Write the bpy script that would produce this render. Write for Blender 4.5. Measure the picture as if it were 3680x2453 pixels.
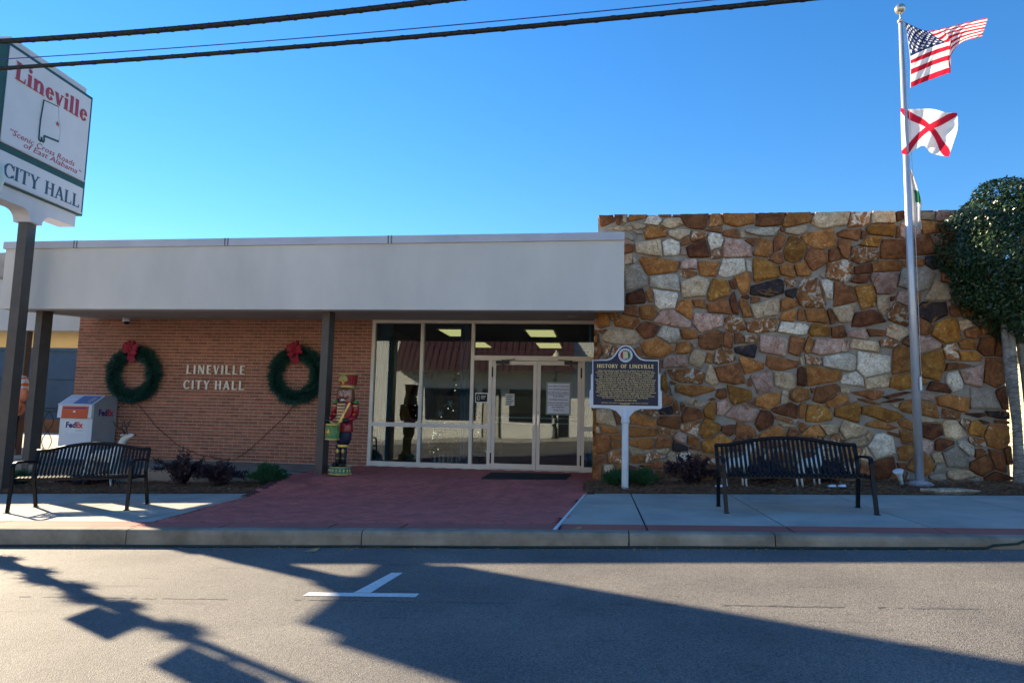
import bpy, bmesh, math, random
from mathutils import Vector, Matrix
for o in list(bpy.data.objects): bpy.data.objects.remove(o)
scn = bpy.context.scene
col = scn.collection
PI = math.pi
# ------------------------------------------------------------------ camera
F, CX, CY = 2453.0, 1840.0, 1226.5            # photo pixels (3680 x 2453)
PITCH, ROLL, YAW, CZ = math.atan(264/F), math.radians(1.24), math.radians(7.05), 1.25
_s, _c = math.sin(YAW), math.cos(YAW)
def _rot(v): return Vector((v[0]*_c-v[1]*_s, v[0]*_s+v[1]*_c, v[2]))
_u = Vector((0, -math.sin(PITCH), math.cos(PITCH))); _r = Vector((1, 0, 0))
FW = _rot((0, math.cos(PITCH), math.sin(PITCH)))
RT = _rot(_r*math.cos(ROLL)+_u*math.sin(ROLL)); UP = _rot(_u*math.cos(ROLL)-_r*math.sin(ROLL))
CAM = Vector((0, 0, CZ))
cd = bpy.data.cameras.new('camera'); cam = bpy.data.objects.new('camera', cd); col.objects.link(cam)
cd.sensor_width = 36; cd.lens = F/3680*36; cd.clip_start = .05; cd.clip_end = 2000
cam.matrix_world = Matrix(((RT.x, UP.x, -FW.x, 0), (RT.y, UP.y, -FW.y, 0), (RT.z, UP.z, -FW.z, CZ), (0, 0, 0, 1)))
scn.camera = cam
# ------------------------------------------------------------------ sky and sun
SUN_EL = math.radians(25.5); SUN_AZ = (-.8354, .5496)
w = bpy.data.worlds.new('World'); scn.world = w; w.use_nodes = True
nt = w.node_tree; bg = nt.nodes['Background']
sk = nt.nodes.new('ShaderNodeTexSky'); sk.sky_type = 'NISHITA'; sk.sun_disc = False
sk.sun_elevation = SUN_EL; sk.sun_rotation = math.atan2(SUN_AZ[0], SUN_AZ[1])
sk.altitude = 1500; sk.air_density = 1.5; sk.dust_density = 0; sk.ozone_density = 6
hs = nt.nodes.new('ShaderNodeHueSaturation'); hs.inputs['Hue'].default_value = .503; hs.inputs['Saturation'].default_value = 1.2   # the phone's saturated blue
nt.links.new(sk.outputs[0], hs.inputs['Color']); nt.links.new(hs.outputs[0], bg.inputs[0]); bg.inputs[1].default_value = .068
sd = bpy.data.lights.new('sun', 'SUN'); sd.energy = 4.6; sd.angle = math.radians(.55); sd.color = (1, .83, .58)
sun = bpy.data.objects.new('sun', sd); col.objects.link(sun)
sun.rotation_euler = Vector((-SUN_AZ[0]*math.cos(SUN_EL), -SUN_AZ[1]*math.cos(SUN_EL), -math.sin(SUN_EL))).to_track_quat('-Z', 'Y').to_euler()
vs = scn.view_settings; vs.view_transform = 'Standard'; vs.look = 'None'; vs.exposure = 1.74; vs.gamma = 1; vs.use_curve_mapping = False
scn.render.engine = 'CYCLES'
# ------------------------------------------------------------------ helpers
def ray(x, y): return FW+RT*((x-CX)/F)-UP*((y-CY)/F)
def aty(x, y, Y):
    d = ray(x, y); return CAM+d*(Y/d.y)
def pave(x):
    x = max(-16, min(13, x)); return .113+(.030 if x > -1 else .036)*(x+1)
def road(x): return .041*max(-16, min(11, x))
def sst(t): t = max(0, min(1, t)); return t*t*(3-2*t)
def walk(x, y): return pave(x)+(.195-pave(x))*sst((y-9.6)/2.0)
def atg(x, y, fn=pave, two=False):
    d = ray(x, y); z = 0
    for i in range(40):
        p = CAM+d*((z-CZ)/d.z); z = fn(p.x, p.y) if two else fn(p.x)
    return p
def mpp(p): return (p-CAM).dot(FW)/F              # metres per photo pixel at p
def zc(ox, oy, s): return lambda x, y: (ox+x/s, oy+y/s)   # zoomed crop -> photo pixel
rnd = random.Random(7)
ORG = {}
def link(name, me, parent=None):
    o = bpy.data.objects.new(name, me); col.objects.link(o)
    if parent is not None: o.parent = parent; ORG[o.name] = ORG.get(parent.name, Vector())
    return o
def tag(o, label=None, cat=None, group=None, kind=None):
    if label: o['label'] = label
    if cat: o['category'] = cat
    if group: o['group'] = group
    if kind: o['kind'] = kind
    return o
def thing(name, loc, label, cat, group=None):
    o = bpy.data.objects.new(name, None); col.objects.link(o); o.location = loc; o.empty_display_size = .1
    ORG[o.name] = Vector(loc); return tag(o, label, cat, group)
def copy_tree(o, parent=None):
    c = o.copy(); col.objects.link(c)
    if parent is not None: c.parent = parent
    for ch in [k for k in col.objects if k.parent == o]: copy_tree(ch, c)
    return c
class MB:
    def __init__(s): s.v = []; s.f = []; s.sm = []
    def add(s, vs, fs, smooth=False):
        n = len(s.v); s.v += [Vector(p) for p in vs]
        for f in fs: s.f.append([i+n for i in f]); s.sm.append(smooth)
        return s
    def box(s, a, b):
        x0, y0, z0 = a; x1, y1, z1 = b
        return s.add([(x0,y0,z0),(x1,y0,z0),(x1,y1,z0),(x0,y1,z0),(x0,y0,z1),(x1,y0,z1),(x1,y1,z1),(x0,y1,z1)],
                     [(0,3,2,1),(4,5,6,7),(0,1,5,4),(1,2,6,5),(2,3,7,6),(3,0,4,7)])
    def obox(s, c, hx, hy, hz):                     # oriented box from centre and three half vectors
        c = Vector(c); hx, hy, hz = Vector(hx), Vector(hy), Vector(hz)
        P = [c+hx*a+hy*b+hz*d for d in (-1, 1) for a, b in ((-1,-1),(1,-1),(1,1),(-1,1))]
        return s.add(P, [(0,3,2,1),(4,5,6,7),(0,1,5,4),(1,2,6,5),(2,3,7,6),(3,0,4,7)])
    def bar(s, a, b, wd, th, up=(0,0,1)):           # rectangular bar from a to b
        a, b = Vector(a), Vector(b); d = (b-a); L = d.length; d.normalize(); u = Vector(up)
        if abs(d.dot(u)) > .98: u = Vector((1,0,0))
        sd_ = d.cross(u).normalized(); u = sd_.cross(d)
        return s.obox((a+b)/2, d*L/2, sd_*wd/2, u*th/2)
    def prism(s, poly, fn_top, fn_bot):             # polygon (x,y) between two heights
        n = len(poly)
        t = [(x, y, fn_top(x, y)) for x, y in poly]; b = [(x, y, fn_bot(x, y)) for x, y in poly]
        return s.add(t+b, [tuple(range(n)), tuple(range(2*n-1, n-1, -1))]+[(i, n+i, n+(i+1) % n, (i+1) % n) for i in range(n)])
    def plate(s, poly, o, r, u, th):                # polygon in the plane (o; r, u), thickness th towards the viewer side
        o, r, u = Vector(o), Vector(r), Vector(u); nn = r.cross(u).normalized(); n = len(poly)
        b = [o+r*x+u*y for x, y in poly]; t = [p+nn*th for p in b]
        return s.add(t+b, [tuple(range(n)), tuple(range(2*n-1, n-1, -1))]+[(i, n+i, n+(i+1) % n, (i+1) % n) for i in range(n)])
    def tube(s, pts, rad, n=8, cap=True, smooth=True, squash=None):
        pts = [Vector(p) for p in pts]; R = rad if hasattr(rad, '__len__') else [rad]*len(pts)
        vs_ = []; fs = []; prev = None
        for i, p in enumerate(pts):
            d = (pts[min(i+1, len(pts)-1)]-pts[max(i-1, 0)]).normalized()
            if prev is None:
                a = Vector((0,0,1)) if abs(d.z) < .9 else Vector((1,0,0)); e1 = d.cross(a).normalized()
            else: e1 = (prev-d*prev.dot(d)).normalized()
            prev = e1; e2 = d.cross(e1)
            for k in range(n):
                t = 2*PI*k/n; vs_.append(p+(e1*math.cos(t)+e2*math.sin(t)*(squash or 1))*R[i])
        for i in range(len(pts)-1):
            for k in range(n): fs.append((i*n+k, i*n+(k+1) % n, (i+1)*n+(k+1) % n, (i+1)*n+k))
        if cap: fs.append(tuple(range(n-1, -1, -1))); fs.append(tuple(range((len(pts)-1)*n, len(pts)*n)))
        return s.add(vs_, fs, smooth)
    def lathe(s, c, prof, n=20, smooth=True, sx=1, sy=1):  # prof: (r,z) upwards
        c = Vector(c); vs_ = []; fs = []
        for r_, z in prof:
            for k in range(n): t = 2*PI*k/n; vs_.append(c+Vector((r_*math.cos(t)*sx, r_*math.sin(t)*sy, z)))
        for i in range(len(prof)-1):
            for k in range(n): fs.append((i*n+k, i*n+(k+1) % n, (i+1)*n+(k+1) % n, (i+1)*n+k))
        fs.append(tuple(range(n-1, -1, -1))); fs.append(tuple(range((len(prof)-1)*n, len(prof)*n)))
        return s.add(vs_, fs, smooth)
    def ball(s, c, r, n=12, m=8, sc=(1,1,1)):
        c = Vector(c); vs_ = [c+Vector((0,0,-r*sc[2]))]; fs = []
        for i in range(1, m):
            a = -PI/2+PI*i/m
            for k in range(n): t = 2*PI*k/n; vs_.append(c+Vector((math.cos(a)*math.cos(t)*r*sc[0], math.cos(a)*math.sin(t)*r*sc[1], math.sin(a)*r*sc[2])))
        vs_.append(c+Vector((0,0,r*sc[2]))); L = len(vs_)-1
        for k in range(n): fs.append((0, 1+(k+1) % n, 1+k)); fs.append((L, L-n+k, L-n+(k+1) % n))
        for i in range(m-2):
            for k in range(n): a = 1+i*n; fs.append((a+k, a+(k+1) % n, a+n+(k+1) % n, a+n+k))
        return s.add(vs_, fs, True)
    def mesh(s, name, org=Vector()):
        me = bpy.data.meshes.new(name); me.from_pydata([p-org for p in s.v], [], s.f); me.polygons.foreach_set('use_smooth', s.sm); me.update(); return me
    def build(s, name, mat, parent=None):
        org = ORG.get(parent.name, Vector()) if parent is not None else Vector()
        me = s.mesh(name, org); me.materials.append(mat); o = link(name, me, parent); return o
def inst(name, me, parent, loc, mat=None):          # object sharing mesh data, placed at a world point
    o = link(name, me, parent); o.location = Vector(loc)-ORG.get(parent.name, Vector()) if parent is not None else loc
    return o
def clip(poly, nx, ny, d):                          # keep nx*x+ny*y <= d
    out = []
    for i in range(len(poly)):
        a, b = poly[i], poly[(i+1) % len(poly)]; da = nx*a[0]+ny*a[1]-d; db = nx*b[0]+ny*b[1]-d
        if da <= 0: out.append(a)
        if (da < 0 < db) or (db < 0 < da): t = da/(da-db); out.append((a[0]+(b[0]-a[0])*t, a[1]+(b[1]-a[1])*t))
    return out
def inpoly(p, poly):
    r = False
    for i in range(len(poly)):
        a, b = poly[i], poly[i-1]
        if (a[1] > p[1]) != (b[1] > p[1]) and p[0] < (b[0]-a[0])*(p[1]-a[1])/(b[1]-a[1])+a[0]: r = not r
    return r
# ------------------------------------------------------------------ materials
def nodes(name):
    m = bpy.data.materials.new(name); m.use_nodes = True; t = m.node_tree
    return m, t, t.nodes['Principled BSDF'], (lambda a, b: t.links.new(a, b))
def M(name, c, rough=.6, var=.12, scale=6, bump=0, bscale=60, metal=0, spec=.35, rand=0, c2=None, stretch=None, emit=0, coat=0):
    m, t, b, L = nodes(name); N = t.nodes.new
    b.inputs['Roughness'].default_value = rough; b.inputs['Metallic'].default_value = metal
    b.inputs['Specular IOR Level'].default_value = spec
    if coat: b.inputs['Coat Weight'].default_value = coat; b.inputs['Coat Roughness'].default_value = .15
    tc = N('ShaderNodeTexCoord'); vec = tc.outputs['Object']
    if stretch:
        mp = N('ShaderNodeMapping'); mp.inputs['Scale'].default_value = stretch; L(vec, mp.inputs[0]); vec = mp.outputs[0]
    nz = N('ShaderNodeTexNoise'); nz.inputs['Scale'].default_value = scale; nz.inputs['Detail'].default_value = 6; nz.inputs['Roughness'].default_value = .6; L(vec, nz.inputs['Vector'])
    rp = N('ShaderNodeValToRGB'); a = c2 if c2 else [k*(1-var) for k in c]; z = [min(1, k*(1+var)) for k in c] if not c2 else c
    rp.color_ramp.elements[0].position = .32; rp.color_ramp.elements[1].position = .68
    rp.color_ramp.elements[0].color = (*a, 1); rp.color_ramp.elements[1].color = (*z, 1); L(nz.outputs[0], rp.inputs[0]); out = rp.outputs[0]
    if rand:
        oi = N('ShaderNodeObjectInfo'); ge = N('ShaderNodeNewGeometry'); ad = N('ShaderNodeMath'); ad.operation = 'ADD'
        L(oi.outputs['Random'], ad.inputs[0]); L(ge.outputs['Random Per Island'], ad.inputs[1])
        fr = N('ShaderNodeMath'); fr.operation = 'FRACT'; L(ad.outputs[0], fr.inputs[0])
        mr = N('ShaderNodeMapRange'); mr.inputs[3].default_value = 1-rand; mr.inputs[4].default_value = 1+rand; L(fr.outputs[0], mr.inputs[0])
        hv = N('ShaderNodeHueSaturation'); L(mr.outputs[0], hv.inputs['Value']); L(out, hv.inputs['Color']); out = hv.outputs[0]
    L(out, b.inputs['Base Color'])
    if emit: L(out, b.inputs['Emission Color']); b.inputs['Emission Strength'].default_value = emit
    if bump:
        n2 = N('ShaderNodeTexNoise'); n2.inputs['Scale'].default_value = bscale; n2.inputs['Detail'].default_value = 5; L(vec, n2.inputs['Vector'])
        bp = N('ShaderNodeBump'); bp.inputs['Strength'].default_value = bump; bp.inputs['Distance'].default_value = .01; L(n2.outputs[0], bp.inputs['Height']); L(bp.outputs[0], b.inputs['Normal'])
    return m
def leafmat(name, c1, c2, rough=.5, trans=.25):
    m, t, b, L = nodes(name); N = t.nodes.new
    ge = N('ShaderNodeNewGeometry'); rp = N('ShaderNodeValToRGB'); rp.color_ramp.elements[0].color = (*c1, 1); rp.color_ramp.elements[1].color = (*c2, 1)
    L(ge.outputs['Random Per Island'], rp.inputs[0]); L(rp.outputs[0], b.inputs['Base Color']); b.inputs['Roughness'].default_value = rough
    b.inputs['Specular IOR Level'].default_value = .4
    if trans:
        tr = N('ShaderNodeBsdfTranslucent'); L(rp.outputs[0], tr.inputs[0]); mx = N('ShaderNodeMixShader'); mx.inputs[0].default_value = trans
        L(b.outputs[0], mx.inputs[1]); L(tr.outputs[0], mx.inputs[2]); L(mx.outputs[0], t.nodes['Material Output'].inputs[0])
    return m
def glassmat(name, fac=.13, tint=(.75,.85,.86), wav=.02):
    m, t, b, L = nodes(name); N = t.nodes.new; t.nodes.remove(b)
    tr = N('ShaderNodeBsdfTransparent'); tr.inputs[0].default_value = (*tint, 1); gl = N('ShaderNodeBsdfGlossy'); gl.inputs['Roughness'].default_value = 0; gl.inputs['Color'].default_value = (.95,.95,.95,1)
    fr = N('ShaderNodeLayerWeight'); fr.inputs[0].default_value = .25; mr = N('ShaderNodeMapRange'); mr.inputs[3].default_value = fac; mr.inputs[4].default_value = .9; L(fr.outputs['Fresnel'], mr.inputs[0])
    tc = N('ShaderNodeTexCoord'); nz = N('ShaderNodeTexNoise'); nz.inputs['Scale'].default_value = .9; nz.inputs['Detail'].default_value = 0; L(tc.outputs['Object'], nz.inputs['Vector'])
    bp = N('ShaderNodeBump'); bp.inputs['Strength'].default_value = wav; bp.inputs['Distance'].default_value = 1; L(nz.outputs[0], bp.inputs['Height']); L(bp.outputs[0], gl.inputs['Normal'])
    mx = N('ShaderNodeMixShader'); L(mr.outputs[0], mx.inputs[0]); L(tr.outputs[0], mx.inputs[1]); L(gl.outputs[0], mx.inputs[2]); L(mx.outputs[0], t.nodes['Material Output'].inputs[0])
    return m
# ------------------------------------------------------------------ ground, road, kerb, pavements
def asphalt(name):
    m, t, b, L = nodes(name); N = t.nodes.new; tc = N('ShaderNodeTexCoord')
    v = N('ShaderNodeTexVoronoi'); v.inputs['Scale'].default_value = 140; L(tc.outputs['Object'], v.inputs['Vector'])
    r1 = N('ShaderNodeValToRGB'); e = r1.color_ramp.elements; e[0].color = (.092,.089,.086,1); e[1].color = (.262,.246,.227,1); e[0].position = .15; e[1].position = .95
    L(v.outputs['Color'], r1.inputs[0])
    n = N('ShaderNodeTexNoise'); n.inputs['Scale'].default_value = .9; n.inputs['Detail'].default_value = 8; L(tc.outputs['Object'], n.inputs['Vector'])
    r2 = N('ShaderNodeValToRGB'); e = r2.color_ramp.elements; e[0].color = (.66,.66,.67,1); e[1].color = (1.12,1.1,1.06,1); e[0].position = .3; e[1].position = .7; L(n.outputs[0], r2.inputs[0])
    mx = N('ShaderNodeMix'); mx.data_type = 'RGBA'; mx.blend_type = 'MULTIPLY'; mx.inputs[0].default_value = 1; L(r1.outputs[0], mx.inputs[6]); L(r2.outputs[0], mx.inputs[7])
    # worn dark streaks that run along the lane
    mp = N('ShaderNodeMapping'); mp.inputs['Scale'].default_value = (.8, 9, 1); L(tc.outputs['Object'], mp.inputs[0])
    n3 = N('ShaderNodeTexNoise'); n3.inputs['Scale'].default_value = 1.2; n3.inputs['Detail'].default_value = 4; L(mp.outputs[0], n3.inputs['Vector'])
    r3 = N('ShaderNodeValToRGB'); e = r3.color_ramp.elements; e[0].color = (.38,.38,.4,1); e[1].color = (1,1,1,1); e[0].position = .24; e[1].position = .36; L(n3.outputs[0], r3.inputs[0])
    m2 = N('ShaderNodeMix'); m2.data_type = 'RGBA'; m2.blend_type = 'MULTIPLY'; m2.inputs[0].default_value = .8; L(mx.outputs[2], m2.inputs[6]); L(r3.outputs[0], m2.inputs[7])
    L(m2.outputs[2], b.inputs['Base Color']); b.inputs['Roughness'].default_value = .75; b.inputs['Specular IOR Level'].default_value = .3
    bp = N('ShaderNodeBump'); bp.inputs['Strength'].default_value = .55; bp.inputs['Distance'].default_value = .006; L(v.outputs['Distance'], bp.inputs['Height']); L(bp.outputs[0], b.inputs['Normal'])
    return m
A_ROAD = asphalt('asphalt_road')
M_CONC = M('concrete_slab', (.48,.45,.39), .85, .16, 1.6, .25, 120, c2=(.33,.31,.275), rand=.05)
M_KERB = M('kerb_concrete', (.36,.32,.25), .9, .2, 2.2, .4, 70, c2=(.15,.13,.095), rand=.08)
M_RED = M('red_stained_concrete', (.42,.125,.095), .8, .15, 2.2, .25, 90, c2=(.33,.10,.085), rand=.04)
M_PAVER = M('red_stamped_paver', (.55,.145,.115), .75, .2, 1.6, .35, 50, c2=(.40,.108,.092), rand=.16)
M_JOINT = M('joint_dark', (.035,.03,.028), .95, .3, 20)
M_PAINT = M('white_road_paint', (.76,.77,.76), .7, .08, 34, .3, 130, c2=(.56,.56,.55))
M_YELLOW = M('yellow_road_paint', (.62,.40,.07), .7, .15, 20)
M_SOIL = M('bed_soil', (.085,.05,.032), .95, .35, 12, .6, 50)
M_EARTH = M('far_ground', (.20,.18,.13), .95, .3, .3)
def sheet(name, xs, ys, fn, mat, label=None):
    mb = MB(); nx, ny = len(xs), len(ys)
    mb.add([(x, y, fn(x, y)) for y in ys for x in xs], [(j*nx+i, j*nx+i+1, (j+1)*nx+i+1, (j+1)*nx+i) for j in range(ny-1) for i in range(nx-1)])
    o = mb.build(name, mat); tag(o, kind='structure'); return o
XS = [-400,-120,-60,-30]+[x for x in range(-16, 14)]+[13, 30, 60, 120, 400]
sheet('ground', XS, [-400,-120,-60,-30,-16,0,12,20,40,80,160,400], lambda x, y: road(x)-.45, M_EARTH)
sheet('road', [-200,-60]+list(range(-30, 31))+[60, 200], [-9.5,-6,-2.7,0,3,5.5,6.775], lambda x, y: road(x)-.012*abs(y+2.7)/9+.012, A_ROAD)
ROADZ = lambda x, y=0: road(x)-.012*abs(y+2.7)/9+.012
def marking(name, polys, mat, dz=.004):
    mb = MB()
    for poly in polys:
        q = [(p.x, p.y, ROADZ(p.x, p.y)+dz) for p in poly]; mb.add(q, [tuple(range(len(q)))])
    o = mb.build(name, mat); tag(o, kind='structure'); return o
rp = lambda pts: [atg(x, y, ROADZ, True) for x, y in pts][::-1]
marking('parking_marking', [rp([(1088,2141),(1110,2128.5),(1507,2133),(1493,2146)])], M_PAINT)
marking('parking_marking', [rp([(1271,2129.5),(1332,2130),(1448.6,2058),(1407,2058)])], M_PAINT)
for yy in (-2.6, -2.85):
    marking('centre_line', [[Vector((x0, yy-.05, 0)), Vector((x0+4, yy-.05, 0)), Vector((x0+4, yy+.05, 0)), Vector((x0, yy+.05, 0))] for x0 in range(-30, 28, 4)], M_YELLOW)
# lane seam: a rough raised lip where two layers of asphalt meet
mb = MB(); r2 = random.Random(3); X = [-9+i*.05 for i in range(380)]
y0 = 4.78
top = [(x, y0+.006*math.sin(x*3)+r2.uniform(-.006,.006), ROADZ(x, y0)+.003+r2.random()*.003) for x in X]
bot = [(x, y0-.014+.006*math.sin(x*2.3)+r2.uniform(-.007,.007), ROADZ(x, y0)+.0015) for x in X]
mb.add(top+bot, [(i, len(X)+i, len(X)+i+1, i+1) for i in range(len(X)-1) if math.sin(i*.13)+math.sin(i*.31+1)+r2.uniform(-.8,.8) > -.5])
tag(mb.build('road_seam', M('seam_tar', (.115,.108,.10), .85, .4, 30)), kind='structure')
# kerb, blocks with joints where the photograph has them
KJ = [-30,-24,-18,-14.5,-11,-8,-4.855,-2.312,.329,1.676,4.2,7.2,10.2,13,20,30]
kerb = tag(bpy.data.objects.new('kerb', None), kind='structure'); col.objects.link(kerb)
prof = [(6.77,-.3),(6.772,-.05),(6.78,-.022),(6.795,-.006),(6.815,0),(6.925,.002),(6.925,-.3)]
for a, b in zip(KJ, KJ[1:]):
    mb = MB(); xs = [a+.006, a+(b-a)*.33, a+(b-a)*.66, b-.006]; n = len(prof)
    mb.add([(x, y, pave(x)+z) for x in xs for y, z in prof], [(i*n+k, i*n+(k+1) % n, (i+1)*n+(k+1) % n, (i+1)*n+k) for i in range(3) for k in range(n)]+[tuple(range(n-1,-1,-1)), tuple(range(3*n, 4*n))])
    mb.build('kerb_block', M_KERB, kerb)
# joint bed below all pavement pieces
sheet('pavement_bed', [-60,-30]+list(range(-16, 14))+[30, 60], [6.93, 7.4, 8.7, 10.25], lambda x, y: pave(x)-.016, M_JOINT)
WL0, WL1 = atg(575, 1866), atg(950, 1765)               # left edge of the red walk
xr1 = atg(2105, 1771).x; xr0 = atg(1995, 1893).x        # right edge
YM = 10.2                                              # back of the grey pavement
def lx(y): return WL0.x+(WL1.x-WL0.x)*(y-WL0.y)/(WL1.y-WL0.y)
def rx(y): return xr0+(xr1-xr0)*(y-6.93)/(YM-6.93)
side = tag(bpy.data.objects.new('pavement', None), kind='structure'); col.objects.link(side)
def slab(poly, mat, name='slab', parent=side, g=.011, dz=0, th=.1, cut=None):
    cx = sum(p[0] for p in poly)/len(poly); cy = sum(p[1] for p in poly)/len(poly); q = list(poly)
    out = q
    for i in range(len(q)):
        a, b = q[i], q[(i+1) % len(q)]; ex, ey = b[0]-a[0], b[1]-a[1]; L = math.hypot(ex, ey)
        if L < 1e-6: continue
        nx, ny = ey/L, -ex/L; out = clip(out, nx, ny, nx*a[0]+ny*a[1]-g)
        if len(out) < 3: return
    mb = MB(); mb.prism(out, lambda x, y: pave(x)+dz, lambda x, y: pave(x)+dz-th); mb.build(name, mat, parent)
# expansion joints: x where the photograph shows them
jx = [atg(2290, 1823).x, (atg(2672, 1777).x+atg(2755, 1892).x)/2, (atg(3059, 1780).x+atg(3255, 1893).x)/2]
cols = [None]+jx+[jx[2]+1.55, jx[2]+3.1, jx[2]+4.65, jx[2]+6.2]
YR = 7.31; YJ = 8.78
for i in range(len(cols)-1):
    b = cols[i+1]
    for y0, y1 in ((YR, YJ), (YJ, YM)):
        if cols[i] is None: slab([(rx(y0), y0), (b, y0), (b, y1), (rx(y1), y1)], M_CONC)
        else: slab([(cols[i], y0), (b, y0), (b, y1), (cols[i], y1)], M_CONC)
xl = [-5.2-1.52*i for i in range(9)][::-1]
for i in range(len(xl)):
    a = xl[i]; b = xl[i+1] if i+1 < len(xl) else None
    for y0, y1 in ((YR, YJ), (YJ, YM)):
        if b is None: slab([(a, y0), (lx(y0), y0), (lx(y1), y1), (a, y1)], M_CONC)
        else: slab([(a, y0), (b, y0), (b, y1), (a, y1)], M_CONC)
strip = tag(bpy.data.objects.new('red_border_strip', None), kind='structure'); col.objects.link(strip)
rj = [xl[0]]+[x for x in xl[1:] if x < lx(YR)-.3]+[lx(YR), lx(YR)+1.0, lx(YR)+2.2, rx(YR)-1.6, rx(YR)-.02]
rj2 = [rx(YR)+.02]+jx+cols[4:]
for J in (rj, rj2):
    for a, b in zip(J, J[1:]): slab([(a, 6.93), (b, 6.93), (b, YR), (a, YR)], M_RED, 'border_slab', strip)
mb = MB()                                              # white sealant along the right edge of the red walk
mb.prism([(rx(6.94)-.014, 6.94), (rx(6.94)+.016, 6.94), (rx(YM)+.012, YM), (rx(YM)-.01, YM)], lambda x, y: pave(x)+.004, lambda x, y: pave(x)-.02)
tag(mb.build('joint_sealant', M('white_sealant', (.72,.73,.73), .6, .08)), kind='structure')
# red walk: herringbone pavers, recessed joints
WALK = [(lx(YR)+.01, YR+.012), (rx(YR)-.02, YR+.012), (rx(YM)-.015, YM), (rx(YM)-.06, 10.9), (-.02, 11.5), (-.02, 13.27), (-4.62, 13.27), (-4.95, 12.6), (-5.0, 11.5), (lx(YM)+.02, YM)]
entry = tag(bpy.data.objects.new('entry_walk', None), kind='structure'); col.objects.link(entry)
mb = MB(); gx = [-6+.25*i for i in range(26)]; gy = [7.2+.2*i for i in range(32)]
nn = len(gx); vv = [(x, y, walk(x, y)-.0075) for y in gy for x in gx]
ff = [(j*nn+i, j*nn+i+1, (j+1)*nn+i+1, (j+1)*nn+i) for j in range(len(gy)-1) for i in range(nn-1) if inpoly((gx[i]+.125, gy[j]+.1), [(x+(.13 if x > -1 else -.13), y) for x, y in WALK])]
mb.add(vv, ff); mb.build('mortar_bed', M('walk_joint', (.12,.035,.034), .95, .2, 8), entry)
PW, PL = .1, .2
def paver_mesh():
    mb = MB(); a, b, g, c = PL/2-.003, PW/2-.003, .05, .004
    mb.add([(-a,-b,-g),(a,-b,-g),(a,b,-g),(-a,b,-g),(-a,-b,-c),(a,-b,-c),(a,b,-c),(-a,b,-c),(-a+c,-b+c,0),(a-c,-b+c,0),(a-c,b-c,0),(-a+c,b-c,0)],
           [(8,9,10,11)]+[(k, (k+1) % 4, 4+(k+1) % 4, 4+k) for k in range(4)]+[(4+k, 4+(k+1) % 4, 8+(k+1) % 4, 8+k) for k in range(4)])
    me = mb.mesh('paver'); me.materials.append(M_PAVER); return me
pm = paver_mesh(); cells = []
ca, sa = math.cos(math.radians(45)), math.sin(math.radians(45))
for i in range(-60, 61):
    for j in range(-60, 61):                           # herringbone on a PW grid: one lying, one standing brick per step
        if (i-j) % 4 == 0: u, v, ang = i*PW+PW, j*PW+PW/2, 0
        elif (i-j) % 4 == 3: u, v, ang = i*PW+PW/2, j*PW+PW, 90
        else: continue
        x = -2.5+u*ca-v*sa; y = 10.2+u*sa+v*ca
        if inpoly((x, y), WALK): cells.append((x, y, ang+45))
cells.sort(key=lambda c: c[1]*1.0+abs(c[0]+2)*.02)
def paver_z(x, y): return walk(x, y)+rnd.uniform(-.0015, .0015)
rest = MB()
for k, (x, y, ang) in enumerate(cells):
    dzx = (walk(x+.1, y)-walk(x-.1, y))/.2; dzy = (walk(x, y+.1)-walk(x, y-.1))/.2
    nrm = Vector((-dzx, -dzy, 1)).normalized(); q = nrm.to_track_quat('Z', 'Y').to_matrix() @ Matrix.Rotation(math.radians(ang), 3, 'Z')
    q = (Matrix.Rotation(-math.atan(dzx), 3, 'Y') @ Matrix.Rotation(math.atan(dzy), 3, 'X') @ Matrix.Rotation(math.radians(ang), 3, 'Z'))
    p = Vector((x, y, paver_z(x, y)))
    if k < 300:
        o = inst('paver', pm, entry, p); o.rotation_euler = q.to_euler()
    else:
        rest.add([p+q @ v.co for v in pm.vertices], [tuple(f.vertices) for f in pm.polygons])
tag(rest.build('pavers', M_PAVER, entry), kind='stuff')
# planting beds
def bed(name, x0, x1, y0, y1, extra=.03):
    nx, ny = int((x1-x0)/.12)+2, 12; mb = MB(); r = random.Random(5)
    xs = [x0+(x1-x0)*i/(nx-1) for i in range(nx)]; ys = [y0+(y1-y0)*j/(ny-1) for j in range(ny)]
    z = lambda x, y: pave(x)+extra*sst((y-y0)/.25)+.02*math.sin(x*3.1)*math.sin(y*4)+.03*sst((y-y0)/1.2)-.02*(y < y0+.02)
    mb.add([(x, y, z(x, y)+r.uniform(-.008, .008)) for y in ys for x in xs], [(j*nx+i, j*nx+i+1, (j+1)*nx+i+1, (j+1)*nx+i) for j in range(ny-1) for i in range(nx-1)])
    tag(mb.build(name, M_SOIL), kind='structure'); return z
bedL = bed('planting_bed', -12.5, lx(YM)-.03, YM, 11.5); bedR = bed('planting_bed', rx(YM)-.04, 9.5, YM, 11.56)
M_STRAW = leafmat('pine_straw', (.11,.052,.026), (.42,.22,.11), .8, 0)
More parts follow.
